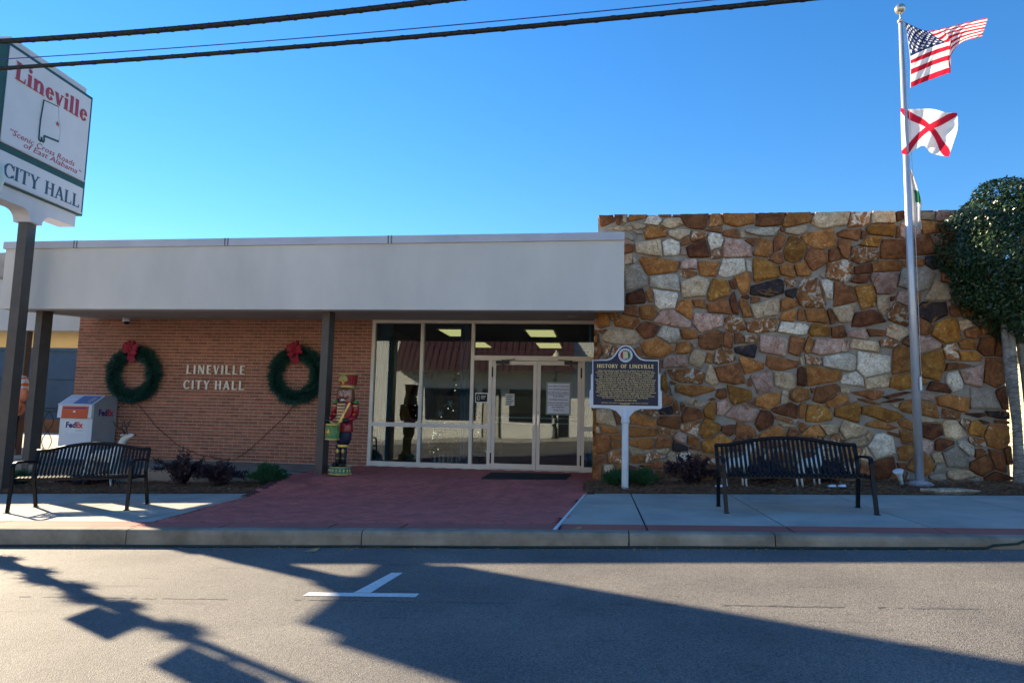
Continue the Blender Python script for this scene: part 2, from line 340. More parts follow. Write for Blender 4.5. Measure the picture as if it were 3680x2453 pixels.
def straw(name, zf, x0, x1, y0, y1, n, seed, label):
    r = random.Random(seed); mb = MB()
    for i in range(n):
        x = r.uniform(x0, x1); y = y0+(y1-y0)*r.random()**1.25-.03; a = r.uniform(0, 2*PI); L = r.uniform(.05, .13); w_ = r.uniform(.0014, .0032)
        z = zf(x, max(y, y0+.03))+r.uniform(.004, .03); b = r.uniform(-.4, .4); tl = r.uniform(-.02, .03)
        p0 = Vector((x, y, z)); p1 = p0+Vector((math.cos(a)*L/2, math.sin(a)*L/2, abs(tl)*.7)); p2 = p1+Vector((math.cos(a+b)*L/2, math.sin(a+b)*L/2, tl-.004))
        s_ = Vector((-math.sin(a), math.cos(a), .5))*w_
        mb.add([p0-s_, p0+s_, p1+s_, p1-s_, p2], [(0,1,2,3), (3,2,4)])
    o = mb.build(name, M_STRAW); tag(o, label, 'pine straw', kind='stuff'); return o
straw('pine_straw', bedL, -11.5, lx(YM), YM, 11.45, 15000, 1, 'brown pine straw mulch in the bed along the brick wall')
straw('pine_straw', bedR, rx(YM)-.03, 8.2, YM, 11.5, 17000, 2, 'brown pine straw mulch in the bed along the stone wall')

def litter(zf, x0, x1, seed, label):
    r = random.Random(seed); mb = MB()
    for i in range(90):
        x, y = r.uniform(x0, x1), YM+.05+1.0*r.random()**1.6; p = Vector((x, y, zf(x, y)+.035)); a = r.uniform(0, 2*PI); s = r.uniform(.015, .04); e = Vector((math.cos(a), math.sin(a), r.uniform(-.2,.5)))*s; f = Vector((-math.sin(a), math.cos(a), r.uniform(-.3,.3)))*s*.5
        mb.add([p-e, p+f, p+e, p-f], [(0,1,2,3)])
    tag(mb.build('leaf_litter', leafmat('litter_'+str(seed), (.20,.11,.05), (.50,.36,.22), .8, 0)), label, 'leaf litter', kind='stuff')
litter(bedL, -11, lx(YM), 31, 'scattered dry leaves on the straw along the brick wall')
litter(bedR, rx(YM), 8, 32, 'scattered dry leaves on the straw along the stone wall')
# ------------------------------------------------------------------ lettering
def arc(cx, cy, rx_, ry_, a0, a1, wmin, wmax, n=14):
    out = []; inn = []
    for i in range(n+1):
        a = math.radians(a0+(a1-a0)*i/n); w_ = wmin+(wmax-wmin)*abs(math.cos(a)); c, s = math.cos(a), math.sin(a)
        out.append((cx+rx_*c, cy+ry_*s)); inn.append((cx+(rx_-w_)*c, cy+(ry_-w_*min(1, ry_/rx_))*s))
    return [[out[i], out[i+1], inn[i+1], inn[i]] for i in range(n)]
def seg(x0, y0, x1, y1, w0, w1=None, flat=True):    # stroke whose ends are cut level
    w1 = w0 if w1 is None else w1
    if flat: return [[(x0-w0/2, y0), (x0+w0/2, y0), (x1+w1/2, y1), (x1-w1/2, y1)]]
    return [[(x0, y0-w0/2), (x1, y1-w1/2), (x1, y1+w1/2), (x0, y0+w0/2)]]
def glyph(ch, serif=True, K=.19, k=.07):
    """polygons of one letter (cap height 1) and its advance; K thick stroke, k thin stroke"""
    sf = .075 if serif else 0; st = .045
    def stem(x, y0=0, y1=1, w_=K, top='b', bot='b'):
        q = seg(x, y0, x, y1, w_)
        if sf:
            l = x-w_/2; r = x+w_/2
            if bot == 'b': q += [[(l-sf, y0), (r+sf, y0), (r+sf, y0+st), (l-sf, y0+st)]]
            if top == 'b': q += [[(l-sf, y1-st), (r+sf, y1-st), (r+sf, y1), (l-sf, y1)]]
            if top == 'l': q += [[(l-sf, y1-.09), (l, y1-.10), (l, y1), (l-sf*.3, y1-.03)]]
        return q
    hb = lambda x0, x1, y, t=k: [[(x0, y-t/2), (x1, y-t/2), (x1, y+t/2), (x0, y+t/2)]]
    tick = lambda x, y0, y1: [[(x-.05, y0), (x+.02, y0), (x+.02, y1), (x-.01, y1)]] if sf else []
    a = .08+K/2
    if ch == 'I': return stem(a), 2*a
    if ch == 'L': return stem(a)+hb(a, .66, k/2)+tick(.65, 0, .28), .72
    if ch == 'H': return stem(a)+stem(.68)+hb(a, .68, .52), .68+a
    if ch == 'T': return stem(.40, top='n')+hb(.04, .76, 1-k/2)+tick(.75, .76, 1)+([[(.03, .76), (.06, .76), (.10, 1), (.03, 1)]] if sf else []), .80
    if ch == 'E': return stem(a)+hb(a, .62, k/2)+hb(a, .62, 1-k/2)+hb(a, .54, .52)+tick(.62, 0, .24)+tick(.62, .78, 1), .68
    if ch == 'F': return stem(a)+hb(a, .60, 1-k/2)+hb(a, .52, .52)+tick(.60, .78, 1), .64
    if ch == 'N': return stem(a, w_=k*1.2)+stem(.74, w_=k*1.2)+seg(a, 1, .74, 0, K*1.1), .74+a
    if ch == 'V': return seg(.14, 1, .40, 0, K)+seg(.66, 1, .40, 0, k*1.1)+([[(.0, 1-st), (.28, 1-st), (.28, 1), (.0, 1)], [(.55, 1-st), (.78, 1-st), (.78, 1), (.55, 1)]] if sf else []), .80
    if ch == 'A': return seg(.42, 1, .12, 0, k*1.3)+seg(.42, 1, .72, 0, K)+hb(.24, .62, .33)+([[(.0, 0), (.24, 0), (.24, st), (.0, st)], [(.58, 0), (.86, 0), (.86, st), (.58, st)]] if sf else []), .86
    if ch == 'Y': return seg(.13, 1, .40, .46, K)+seg(.67, 1, .40, .46, k*1.3)+stem(.40, 0, .5, top='n')+([[(.0, 1-st), (.27, 1-st), (.27, 1), (.0, 1)], [(.56, 1-st), (.79, 1-st), (.79, 1), (.56, 1)]] if sf else []), .80
    if ch == 'C': return arc(.47, .5, .42, .52, 40, 320, k, K, 22)+tick(.80, .62, .98)+(tick(.80, .06, .30) if sf else []), .84
    if ch == 'O': return arc(.47, .5, .42, .52, 0, 360, k, K, 28), .94
    if ch == 'S': return arc(.34, .75, .27, .27, 20, 270, k*1.3, K*.8, 14)+arc(.34, .26, .29, .28, -160, 90, k*1.3, K*.9, 14)+tick(.60, .70, .97)+([[(.05, .04), (.09, .04), (.10, .30), (.05, .30)]] if sf else []), .68
    if ch == 'R': return stem(a)+arc(.40, .75, .27, .25, -90, 90, k, K)+hb(a, .40, 1-k/2)+hb(a, .40, .5+k/2)+seg(.42, .5, .72, 0, K*.95), .78
    X = .68
    if ch == 'i': return stem(a, 0, X, top='l')+[[(a+.11*math.cos(t), .90+.11*math.sin(t)) for t in [2*PI*i/14 for i in range(14)]]], 2*a
    if ch == 'l': return stem(a, 0, 1.04, top='l'), 2*a
    if ch == 'n': return stem(a, 0, X, top='l')+stem(.62, 0, .46, top='n')+arc(.44, .42, .275, .27, 0, 140, k, K, 10), .62+a
    if ch == 'v': return seg(.13, X, .34, 0, K)+seg(.56, X, .34, 0, k*1.1)+([[(.0, X-st), (.26, X-st), (.26, X), (.0, X)], [(.46, X-st), (.66, X-st), (.66, X), (.46, X)]] if sf else []), .66
    if ch == 'e': return arc(.33, .34, .29, .355, 10, 325, k, K, 22)+hb(.14, .60, .38, .06), .64
    return [], .36
def serif_letters(text, o, r, u, height, width, th, mat, parent, serif=True, K=.19, k=.07, gap=.05, name='letter', wgap=.4):
    """letters as one mesh each, stretched to the given width; o is the left end of the base line"""
    o, r, u = Vector(o), Vector(r), Vector(u); adv = 0; items = []
    for ch in text:
        if ch == ' ': adv += wgap; continue
        g, w_ = glyph(ch, serif, K, k); items.append((adv, g)); adv += w_+gap
    sx = width/(adv-gap)
    for a, g in items:
        mb = MB()
        for j, poly in enumerate(g):
            ar = sum(poly[i][0]*poly[(i+1) % len(poly)][1]-poly[(i+1) % len(poly)][0]*poly[i][1] for i in range(len(poly)))
            poly = poly if ar > 0 else poly[::-1]
            mb.plate([((a+x)*sx, y*height) for x, y in poly], o, r, u, th+(j % 4)*th*.04)
        mb.build(name, mat, parent)
def text(body, o, r, u, height, mat, parent, name='text', width=None, align='LEFT', bold=0, shear=0, th=.002, spacing=1):
    """a line of print in the built-in face as flat geometry"""
    c = bpy.data.curves.new('t', 'FONT'); c.body = body; c.size = 1; c.align_x = align; c.offset = bold; c.shear = shear; c.resolution_u = 2; c.space_character = spacing
    ob = bpy.data.objects.new('t', c); col.objects.link(ob); dg = bpy.context.evaluated_depsgraph_get(); me = bpy.data.meshes.new_from_object(ob.evaluated_get(dg))
    bpy.data.objects.remove(ob); bpy.data.curves.remove(c)
    xs = [v.co.x for v in me.vertices]
    if not xs: return None
    s = height/.7; wd = max(xs)-min(xs); sx = width/wd if width else s
    o, r, u = Vector(o), Vector(r), Vector(u); n = r.cross(u); org = ORG.get(parent.name, Vector()) if parent is not None else Vector()
    for v in me.vertices: v.co = o+r*(v.co.x*sx)+u*(v.co.y*s)+n*th-org
    me.materials.clear(); me.materials.append(mat); me.name = name
    return link(name, me, parent)
# ------------------------------------------------------------------ city hall
YW, YS, YF = 13.30, 11.51, 10.917                      # glass and brick plane, stone face, fascia face
M_BRICK = M('brick_face', (.40,.155,.096), .9, .18, 9, .4, 90, c2=(.275,.105,.068), rand=.2)
M_MORTAR = M('brick_mortar', (.56,.46,.37), .95, .15, 20, .4, 120)
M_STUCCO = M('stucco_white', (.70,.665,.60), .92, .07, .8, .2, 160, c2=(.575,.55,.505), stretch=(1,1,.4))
M_CAP = M('coping_metal', (.50,.51,.56), .55, .1, 1.5, 0, metal=.15)
M_SEAM = M('coping_stain', (.16,.16,.18), .7, .4, 30)
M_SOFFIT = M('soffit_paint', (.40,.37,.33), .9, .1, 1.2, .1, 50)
M_POST = M('brown_steel', (.095,.078,.066), .55, .12, 4, .08, 60, spec=.4)
M_FRAME = M('cream_aluminium', (.74,.67,.57), .5, .07, 3, 0, spec=.4)
M_BLACK = M('black_metal', (.015,.015,.017), .45, .2, 10)
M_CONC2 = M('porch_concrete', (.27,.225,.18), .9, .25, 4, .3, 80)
M_SMORT = M('stone_mortar', (.325,.29,.245), .95, .2, 5, .7, 70)
hall = thing('city_hall', (-3, YW, .19), 'low city hall with white fascia, red brick wall, glass entrance and rubble stone wing', 'building')
x_l = aty(287, 1142, YW).x; z_s = 3.115; x_sf = aty(1335, 1405, YW).x-.04
# brick wall
bw = MB(); bw.box((x_l+.006, YW+.012, -.4), (x_sf, YW+.25, z_s+.6)); bw.box((x_l+.01, YW+.25, -.4), (x_l+.25, 20, z_s+.6))
bwall = bw.build('brick_wall', M_MORTAR, hall)
C_, BL = .0677, .2032
def brick_mesh(L):
    mb = MB(); c = .004; a = L/2-.006; h = C_/2-.006
    mb.add([(-a,.05,-h),(a,.05,-h),(a,.05,h),(-a,.05,h),(-a,c,-h),(a,c,-h),(a,c,h),(-a,c,h),(-a+c,0,-h+c),(a-c,0,-h+c),(a-c,0,h-c),(-a+c,0,h-c)],
           [(8,9,10,11)]+[(k, (k+1) % 4, 4+(k+1) % 4, 4+k) for k in range(4)]+[(4+k, 4+(k+1) % 4, 8+(k+1) % 4, 8+k) for k in range(4)])
    me = mb.mesh('brick'); me.materials.append(M_BRICK); return me
bm_ = brick_mesh(BL); bm_h = brick_mesh(BL/2); blist = []
zb = .195; nrow = int((z_s-zb)/C_)+1
for r in range(nrow):
    z = zb+C_*(r+.5); x = x_l; first = True
    if r % 2: blist.append((x+BL/4, z, 1)); x += BL/2
    while x+BL <= x_sf+.002: blist.append((x+BL/2, z, 0)); x += BL
    if x_sf-x > .06: blist.append((x_sf-BL/4-.0, z, 1)) if x_sf-x > .095 else None
blist.sort(key=lambda b: -b[0])
vis = [b for b in blist if not (-5.12 < b[0] < -4.9)]
rest = MB()
for i, (x, z, h) in enumerate(blist):
    me = bm_h if h else bm_; p = Vector((x, YW+rnd.uniform(-.002, .002), z))
    if i < 300: inst('brick', me, bwall, p)
    else: rest.add([p+v.co for v in me.vertices], [tuple(f.vertices) for f in me.polygons])
tag(rest.build('bricks', M_BRICK, bwall), kind='stuff')
# side return of the brick wing towards the drive-through
rest = MB()
for r in range(nrow):
    for k in range(33):
        y = YW+.12+BL*(k+(.5 if r % 2 else 0)); p = Vector((x_l-.001, y+BL/2, zb+C_*(r+.5)))
        q = Matrix.Rotation(-PI/2, 3, 'Z'); rest.add([p+q @ v.co for v in bm_.vertices], [tuple(f.vertices) for f in bm_.polygons])
tag(rest.build('bricks', M_BRICK, bwall), kind='stuff')
# porch slab left of the red walk
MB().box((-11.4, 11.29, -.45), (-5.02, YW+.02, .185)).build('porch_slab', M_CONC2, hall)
# fascia, coping, soffit, roof
fx0, fx1 = aty(16, 950, YF).x, aty(2243, 980, YF).x
zt = lambda x: 4.165+.055*(x-fx0)/(fx1-fx0)
ZF0 = 2.948
fb = MB(); n0 = [(fx0, YF), (fx1, YF), (fx1, YF+.22), (fx0, YF+.22)]
fb.prism(n0, lambda x, y: zt(x)-.12, lambda x, y: ZF0); fb.build('fascia', M_STUCCO, hall)
MB().prism([(fx0, YF+.221), (fx0+.2, YF+.221), (fx0+.2, YW+.01), (fx0, YW+.01)], lambda x, y: zt(x)-.12, lambda x, y: ZF0+(z_s-ZF0)*(y-YF)/(YW-YF)-.01).build('fascia_end', M_STUCCO, hall)
cp = MB(); cp.prism([(fx0-.03, YF-.035), (fx1+.002, YF-.035), (fx1+.002, YF+.3), (fx0-.03, YF+.3)], lambda x, y: zt(x), lambda x, y: zt(x)-.13)
cap = cp.build('coping', M_CAP, hall)
for px in (270, 810, 1395):
    x = aty(px, 870, YF).x
    for dx in (0, .055): MB().box((x+dx, YF-.0385, zt(x)-.13), (x+dx+.022, YF+.3, zt(x)+.003)).build('seam', M_SEAM, cap)
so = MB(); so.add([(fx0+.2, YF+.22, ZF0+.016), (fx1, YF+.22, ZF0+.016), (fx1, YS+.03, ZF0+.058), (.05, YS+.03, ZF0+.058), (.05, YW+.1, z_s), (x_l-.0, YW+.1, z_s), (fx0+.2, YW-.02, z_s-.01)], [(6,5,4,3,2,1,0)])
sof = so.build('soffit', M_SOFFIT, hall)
for px, py in ((380, 1133), (735, 1136), (1085, 1137), (2060, 1137)):
    d = ray(px, py); t_ = (3.05-CZ)/d.z; p = CAM+d*t_; z = ZF0+(z_s-ZF0)*(p.y-YF)/(YW-YF)
    MB().lathe((p.x, p.y, z-.014), [(.085, 0), (.10, .004), (.10, .02)], 16).build('downlight', M('downlight_trim', (.45,.43,.39), .5) if 'downlight_trim' not in bpy.data.materials else bpy.data.materials['downlight_trim'], sof)
MB().box((x_l-.25, YF+.31, 3.6), (.0, 20.2, 4.05)).build('roof', M('roof_membrane', (.35,.34,.33), .9), hall)
# posts along the porch edge
def post(px, py, y, name='post'):
    p = aty(px, py, y); z1 = ZF0+(z_s-ZF0)*(y-YF)/(YW-YF)+.02
    return MB().box((p.x-.065, y-.02, -.3), (p.x+.065, y+.23, z1)).build(name, M_POST, hall)
post(1160, 1400, 11.30); post(118, 1400, 11.30)
# rubble stone wing
sw = MB(); xs1 = aty(3612, 1210, YS).x
sw.box((.02, YS+.03, -.3), (xs1-.02, 16.5, 4.655)); swall = sw.build('stone_wall', M_SMORT, hall)
def stonemat(name, c1, c2, vein, vt=.62, sc=7, bump=.5, stz=2.2):
    m, t, b, L = nodes(name); N = t.nodes.new
    tc = N('ShaderNodeTexCoord'); oi = N('ShaderNodeObjectInfo'); ml = N('ShaderNodeMath'); ml.operation = 'MULTIPLY'; ml.inputs[1].default_value = 57; L(oi.outputs['Random'], ml.inputs[0])
    ro = N('ShaderNodeVectorRotate'); ro.rotation_type = 'Y_AXIS'; L(tc.outputs['Object'], ro.inputs['Vector']); m3 = N('ShaderNodeMath'); m3.operation = 'MULTIPLY'; m3.inputs[1].default_value = 11; L(oi.outputs['Random'], m3.inputs[0]); L(m3.outputs[0], ro.inputs['Angle'])
    va = N('ShaderNodeVectorMath'); va.operation = 'ADD'; L(ro.outputs[0], va.inputs[0]); L(ml.outputs[0], va.inputs[1])
    n1 = N('ShaderNodeTexNoise'); n1.inputs['Scale'].default_value = sc; n1.inputs['Detail'].default_value = 7; n1.inputs['Roughness'].default_value = .62; n1.inputs['Distortion'].default_value = .6; L(va.outputs[0], n1.inputs['Vector'])
    r1 = N('ShaderNodeValToRGB'); e = r1.color_ramp.elements; e[0].color = (*c1, 1); e[1].color = (*c2, 1); e[0].position = .34; e[1].position = .66; L(n1.outputs[0], r1.inputs[0])
    mp = N('ShaderNodeMapping'); mp.inputs['Scale'].default_value = (1, 1, stz); L(va.outputs[0], mp.inputs[0])
    n2 = N('ShaderNodeTexNoise'); n2.inputs['Scale'].default_value = sc*.8; n2.inputs['Detail'].default_value = 8; n2.inputs['Roughness'].default_value = .65; n2.inputs['Distortion'].default_value = 1.4; L(mp.outputs[0], n2.inputs['Vector'])
    r2 = N('ShaderNodeValToRGB'); e = r2.color_ramp.elements; e[0].color = (0,0,0,1); e[1].color = (1,1,1,1); e[0].position = vt-.03; e[1].position = vt+.05; L(n2.outputs[0], r2.inputs[0])
    mx = N('ShaderNodeMix'); mx.data_type = 'RGBA'; L(r2.outputs[0], mx.inputs[0]); L(r1.outputs[0], mx.inputs[6]); mx.inputs[7].default_value = (*vein, 1)
    mr = N('ShaderNodeMapRange'); mr.inputs[3].default_value = .7; mr.inputs[4].default_value = 1.3; L(oi.outputs['Random'], mr.inputs[0])
    n4 = N('ShaderNodeTexNoise'); n4.inputs['Scale'].default_value = sc*4.5; n4.inputs['Detail'].default_value = 6; n4.inputs['Roughness'].default_value = .7; L(va.outputs[0], n4.inputs['Vector'])
    r4 = N('ShaderNodeValToRGB'); e = r4.color_ramp.elements; e[0].color = (.45,.42,.40,1); e[1].color = (1.25,1.22,1.18,1); e[0].position = .33; e[1].position = .66; L(n4.outputs[0], r4.inputs[0])
    m4 = N('ShaderNodeMix'); m4.data_type = 'RGBA'; m4.blend_type = 'MULTIPLY'; m4.inputs[0].default_value = .75; L(mx.outputs[2], m4.inputs[6]); L(r4.outputs[0], m4.inputs[7])
    hv = N('ShaderNodeHueSaturation'); L(mr.outputs[0], hv.inputs['Value']); L(m4.outputs[2], hv.inputs['Color']); L(hv.outputs[0], b.inputs['Base Color'])
    b.inputs['Roughness'].default_value = .82; b.inputs['Specular IOR Level'].default_value = .25
    bp = N('ShaderNodeBump'); bp.inputs['Strength'].default_value = bump; bp.inputs['Distance'].default_value = .02; L(n2.outputs[0], bp.inputs['Height']); L(bp.outputs[0], b.inputs['Normal'])
    return m
ST = {'o': stonemat('stone_orange', (.27,.095,.025), (.54,.24,.07), (.62,.45,.27), .63),
      'b': stonemat('stone_brown', (.17,.06,.022), (.39,.16,.06), (.52,.33,.19), .66),
      'd': stonemat('stone_dark', (.07,.024,.012), (.22,.08,.032), (.40,.27,.20), .67),
      'y': stonemat('stone_golden', (.25,.095,.018), (.50,.235,.05), (.68,.49,.25), .62),
      'w': stonemat('stone_white', (.52,.44,.34), (.86,.77,.62), (.42,.21,.07), .61),
      'c': stonemat('stone_cream', (.44,.30,.17), (.74,.57,.38), (.38,.17,.05), .61),
      'p': stonemat('stone_mauve', (.36,.19,.135), (.62,.44,.35), (.30,.115,.055), .59),
      'm': stonemat('stone_mottled', (.22,.075,.025), (.47,.21,.07), (.74,.64,.50), .545, 8, .7, 1.2),
      'k': stonemat('stone_black', (.022,.022,.038), (.08,.055,.045), (.34,.16,.05), .585, 5),
      'g': stonemat('stone_grey', (.31,.26,.20), (.50,.43,.34), (.22,.16,.10), .64)}
# every stone as it lies in the photograph: centre, half size (in crop units) and kind
SA = """265 130 55 38 b,358 130 25 40 b,415 130 22 38 c,525 118 70 30 o,672 140 62 32 w,865 160 100 30 c,1050 140 125 75 b,1240 130 60 60 o,1460 130 130 62 o,1730 120 105 58 b,1980 120 95 62 o
345 197 150 20 c,540 187 62 22 c,545 243 35 12 g,465 270 50 35 g,700 255 95 62 o,910 250 92 48 c,1092 272 70 45 m,1232 217 70 18 b,1232 320 70 75 w,1375 245 65 45 b,1480 250 24 42 c,1680 238 135 38 w,1850 215 15 18 b,1960 225 82 38 c
470 335 35 15 p,465 390 42 35 b,630 370 118 92 c,845 378 78 72 w,962 333 38 28 b,955 405 24 40 p,1085 405 105 88 d,1250 440 52 40 m,1440 385 120 90 p,1580 322 48 38 b,1675 375 95 90 o,1815 330 50 80 b,1955 400 85 120 y
462 480 25 45 c,503 497 10 20 w,735 545 185 90 o,1000 520 75 60 p,1185 570 95 72 o,1400 555 120 90 w,1550 545 28 50 w,1695 580 120 100 y,1805 475 50 62 b,1895 580 70 65 o,2020 570 60 62 o
540 660 95 115 g,775 685 138 78 w,1000 615 75 35 m,1050 735 125 100 c,1275 755 90 95 y,1410 705 25 48 b,1490 690 75 95 o,1715 765 165 80 k,1925 695 45 45 m,1920 790 50 38 k
535 815 75 80 d,645 805 30 62 o,775 845 110 85 w,965 940 72 100 o,1105 890 48 42 o,1268 935 98 80 b,1415 880 32 100 d,1510 935 45 75 o,1515 825 38 14 d,1590 850 32 40 b,1695 935 130 90 c,1908 890 72 52 o
485 960 60 60 b,225 1035 62 72 o,305 990 28 38 o,430 1040 98 62 o,630 965 80 65 o,870 1020 150 75 p,1180 1030 130 100 p,1420 1070 95 72 m,1670 1090 140 72 m,1905 1000 68 55 o,2035 985 40 55 o,1945 1110 130 60 w
200 1140 38 14 b,385 1195 150 72 c,185 1265 18 105 b,630 1125 80 72 d,820 1170 95 78 w,1010 1170 75 48 o,1195 1220 115 80 b,1355 1215 42 62 b,1453 1200 38 52 b,1570 1205 62 50 m,1770 1280 125 108 p,1980 1260 70 85 b
255 1315 38 65 m,330 1320 35 55 m,440 1330 55 70 c,545 1320 32 35 b,715 1290 160 75 o,950 1290 70 68 o,1050 1270 22 25 p,1525 1310 80 60 k,1080 1395 70 80 c,1190 1380 30 45 o,1315 1370 82 70 m,870 1410 105 70 p,1560 1455 110 75 o,1860 1425 140 65 b,2040 1400 30 45 c"""
SC = """1010 375 160 80 m,1195 360 48 75 c,1390 365 140 98 b,1665 425 100 115 p,1555 440 18 35 b,1890 420 108 70 c,2030 380 60 75 d,660 280 90 60 b,785 440 35 85 y,845 510 25 45 g,860 445 32 15 b,1050 520 165 62 o,1300 540 48 52 b,1470 555 105 80 y,1705 610 115 65 o,1870 570 32 55 c,2010 555 75 60 o
620 390 110 70 m,640 530 110 75 o,330 300 140 70 o,420 460 180 80 c,230 430 70 60 b,230 580 80 70 o,430 620 110 60 b,800 605 65 55 b,790 695 65 45 k,885 650 25 70 m,940 670 20 30 b,970 615 75 14 c,1105 635 60 35 c,1215 595 35 12 b,1025 720 85 75 b,1195 690 50 75 y,1315 660 68 55 p,1480 725 140 80 p,1570 625 25 18 b,1890 695 105 55 d,2035 690 35 60 o
245 755 88 78 c,355 750 25 50 b,570 770 125 85 o,825 800 100 65 b,640 720 90 35 m,1690 795 75 95 d,1895 780 100 18 m,1905 827 58 16 c,275 870 65 32 o,172 868 18 30 c,590 890 120 62 o,785 885 70 40 m,1005 860 80 55 m,1195 860 80 75 y,1360 865 60 45 d,1510 890 92 90 b,1755 900 115 65 o,1950 900 48 48 b,2035 850 30 40 o
215 1000 62 85 b,345 940 40 30 o,350 1005 55 42 o,575 990 110 65 o,775 985 75 65 b,930 935 60 45 p,1040 970 60 48 o,910 1030 65 38 k,1060 1042 40 14 b,1255 1010 140 95 y,335 1110 60 65 m,535 1070 90 25 c,530 1135 65 48 o,690 1110 90 40 m,735 1058 70 16 c,845 1125 38 52 c,965 1120 68 40 w,1145 1130 130 52 m,185 1140 28 40 b,237 1135 20 38 b,190 1260 30 85 b,280 1260 60 75 c,430 1090 40 50 o,400 1250 50 70 o
650 1195 130 32 b,500 1230 50 40 b,800 1255 45 30 b,730 1270 40 35 b,960 1215 90 45 o,1200 1220 90 35 b,600 1300 90 40 o,1000 1300 110 35 b,1220 1305 100 35 o,1440 1000 40 70 b,1600 1010 70 60 m,1760 1010 100 45 b,1950 1000 60 50 o,1400 1110 90 45 c,1560 1110 65 45 o,1700 1100 70 50 m,1860 1110 85 50 b,2010 1110 60 50 c,1350 1215 60 45 o,1510 1225 90 45 b,1710 1215 95 50 m,1920 1220 100 50 o,1450 1310 110 35 b,1680 1310 110 35 o,1900 1310 100 35 b"""
SB = """355 130 130 68 c,608 120 85 62 m,835 95 105 62 c,965 75 40 38 d,1225 100 60 25 c,1395 85 95 45 p,1570 70 90 55 b,1740 80 80 60 o,1880 75 50 60 c,245 295 128 85 o,520 265 100 50 b,645 265 35 30 b,800 225 130 55 y,950 250 18 45 b,1065 225 85 70 p,1245 205 65 50 o,1410 190 80 60 o,1580 190 80 55 b,1750 200 80 60 y,1880 200 45 60 d
220 475 100 78 b,375 445 55 62 b,468 375 55 95 b,710 325 85 70 y,650 440 125 88 m,915 390 120 95 b,1195 365 95 95 b,1330 340 32 62 p,1420 320 40 60 b,1560 320 80 60 c,1740 330 80 60 o,1880 340 45 70 b,145 595 130 90 o,425 590 120 105 m,630 575 78 48 d,610 665 65 42 d,860 545 125 60 o,1100 515 90 38 o,1290 500 85 65 k,1450 480 70 70 o,1620 470 80 70 b,1800 480 90 70 c
280 633 16 22 c,330 745 55 70 w,150 790 110 130 m,450 800 120 105 b,672 825 92 105 y,830 695 118 105 p,1130 660 165 110 g,1340 770 110 85 c,1450 640 80 80 b,1620 630 85 80 y,1810 640 90 80 o,810 905 60 95 c,908 838 20 22 d,1010 830 70 70 p,1125 850 30 55 o,960 980 90 90 m,1275 960 135 90 k,175 995 130 60 o,350 1010 28 62 b,470 975 110 75 c,665 1030 165 80 d,1530 800 80 75 c,1700 800 80 80 b,1860 810 70 80 o
1470 950 50 50 b,1600 960 70 55 o,1750 970 70 70 c,1880 980 50 80 b,245 1125 90 55 y,410 1145 60 55 b,575 1165 85 60 p,765 1155 65 38 b,945 1145 100 62 c,1190 1105 70 65 b,1385 1130 112 110 y,1560 1080 50 50 c,1640 1150 60 50 b,1760 1120 60 50 o,60 1250 55 70 b,140 1270 32 78 o,340 1270 165 68 p,650 1265 125 75 c,870 1250 80 35 m,1035 1230 30 40 b,1230 1255 100 65 p,1435 1330 65 75 m,1600 1260 65 50 o,1755 1280 70 90 b,1885 1250 35 120 b
155 1405 95 45 m,420 1425 135 80 w,770 1420 170 125 w,975 1390 100 115 o,1265 1450 110 130 y,1615 1365 95 55 y,1485 1450 90 35 b,1835 1490 98 120 b"""
SD = """230 370 215 92 o,530 415 95 50 w,765 445 98 70 c,1050 445 150 75 y,1465 430 70 100 w,1630 380 100 100 p,1320 490 85 55 d,90 550 88 72 b,180 510 14 25 b,305 540 110 85 b,475 505 45 35 c,675 540 135 45 b,950 555 120 22 d,395 610 100 75 o,500 695 110 100 y,690 612 75 12 b,875 608 85 14 d,800 710 175 72 y,935 650 25 22 c,1150 670 180 85 o,1215 575 70 38 p,1490 615 195 82 o,1700 590 155 105 g,1910 590 35 90 d
220 735 130 85 y,75 665 40 30 b,1435 730 75 50 m,1645 740 90 25 d,1870 725 85 38 k,320 860 85 48 c,190 885 135 70 o,20 900 40 60 b,550 870 120 70 c,815 840 140 38 o,1030 825 60 48 o,1255 780 95 22 c,1265 880 95 65 d,1460 860 95 85 c,1560 815 35 50 m,1675 860 65 85 y,1755 792 65 14 d,1895 800 65 18 b,1865 935 105 130 o,400 950 55 40 m,565 975 95 25 c,700 920 25 45 c,820 1005 125 120 w,930 905 40 25 b,1035 930 65 75 o,1215 1025 65 55 p,1360 1005 75 60 d,1590 1045 65 75 w,1675 980 60 50 m
1020 1075 80 85 o,1480 1110 120 120 g,1740 1190 130 105 b,1850 1130 85 85 b,835 1220 115 100 d,980 1195 40 35 b,1160 1190 110 100 o,1310 1110 50 40 c,1520 1275 120 55 c,1320 1295 70 35 g,1340 1220 50 30 g,1110 1310 90 35 g,1690 1080 40 40 b,1840 1300 110 40 d,1945 1090 30 70 b,80 1010 70 45 o,250 1010 80 45 m,130 1110 90 50 b,330 1110 90 50 c,540 1080 80 50 o,100 1220 90 45 o,300 1225 90 45 b,520 1200 90 60 m,660 1100 50 50 c,650 1250 60 50 b,150 1310 100 35 b,400 1310 110 35 o,950 1310 60 40 b,1650 1320 80 30 g"""
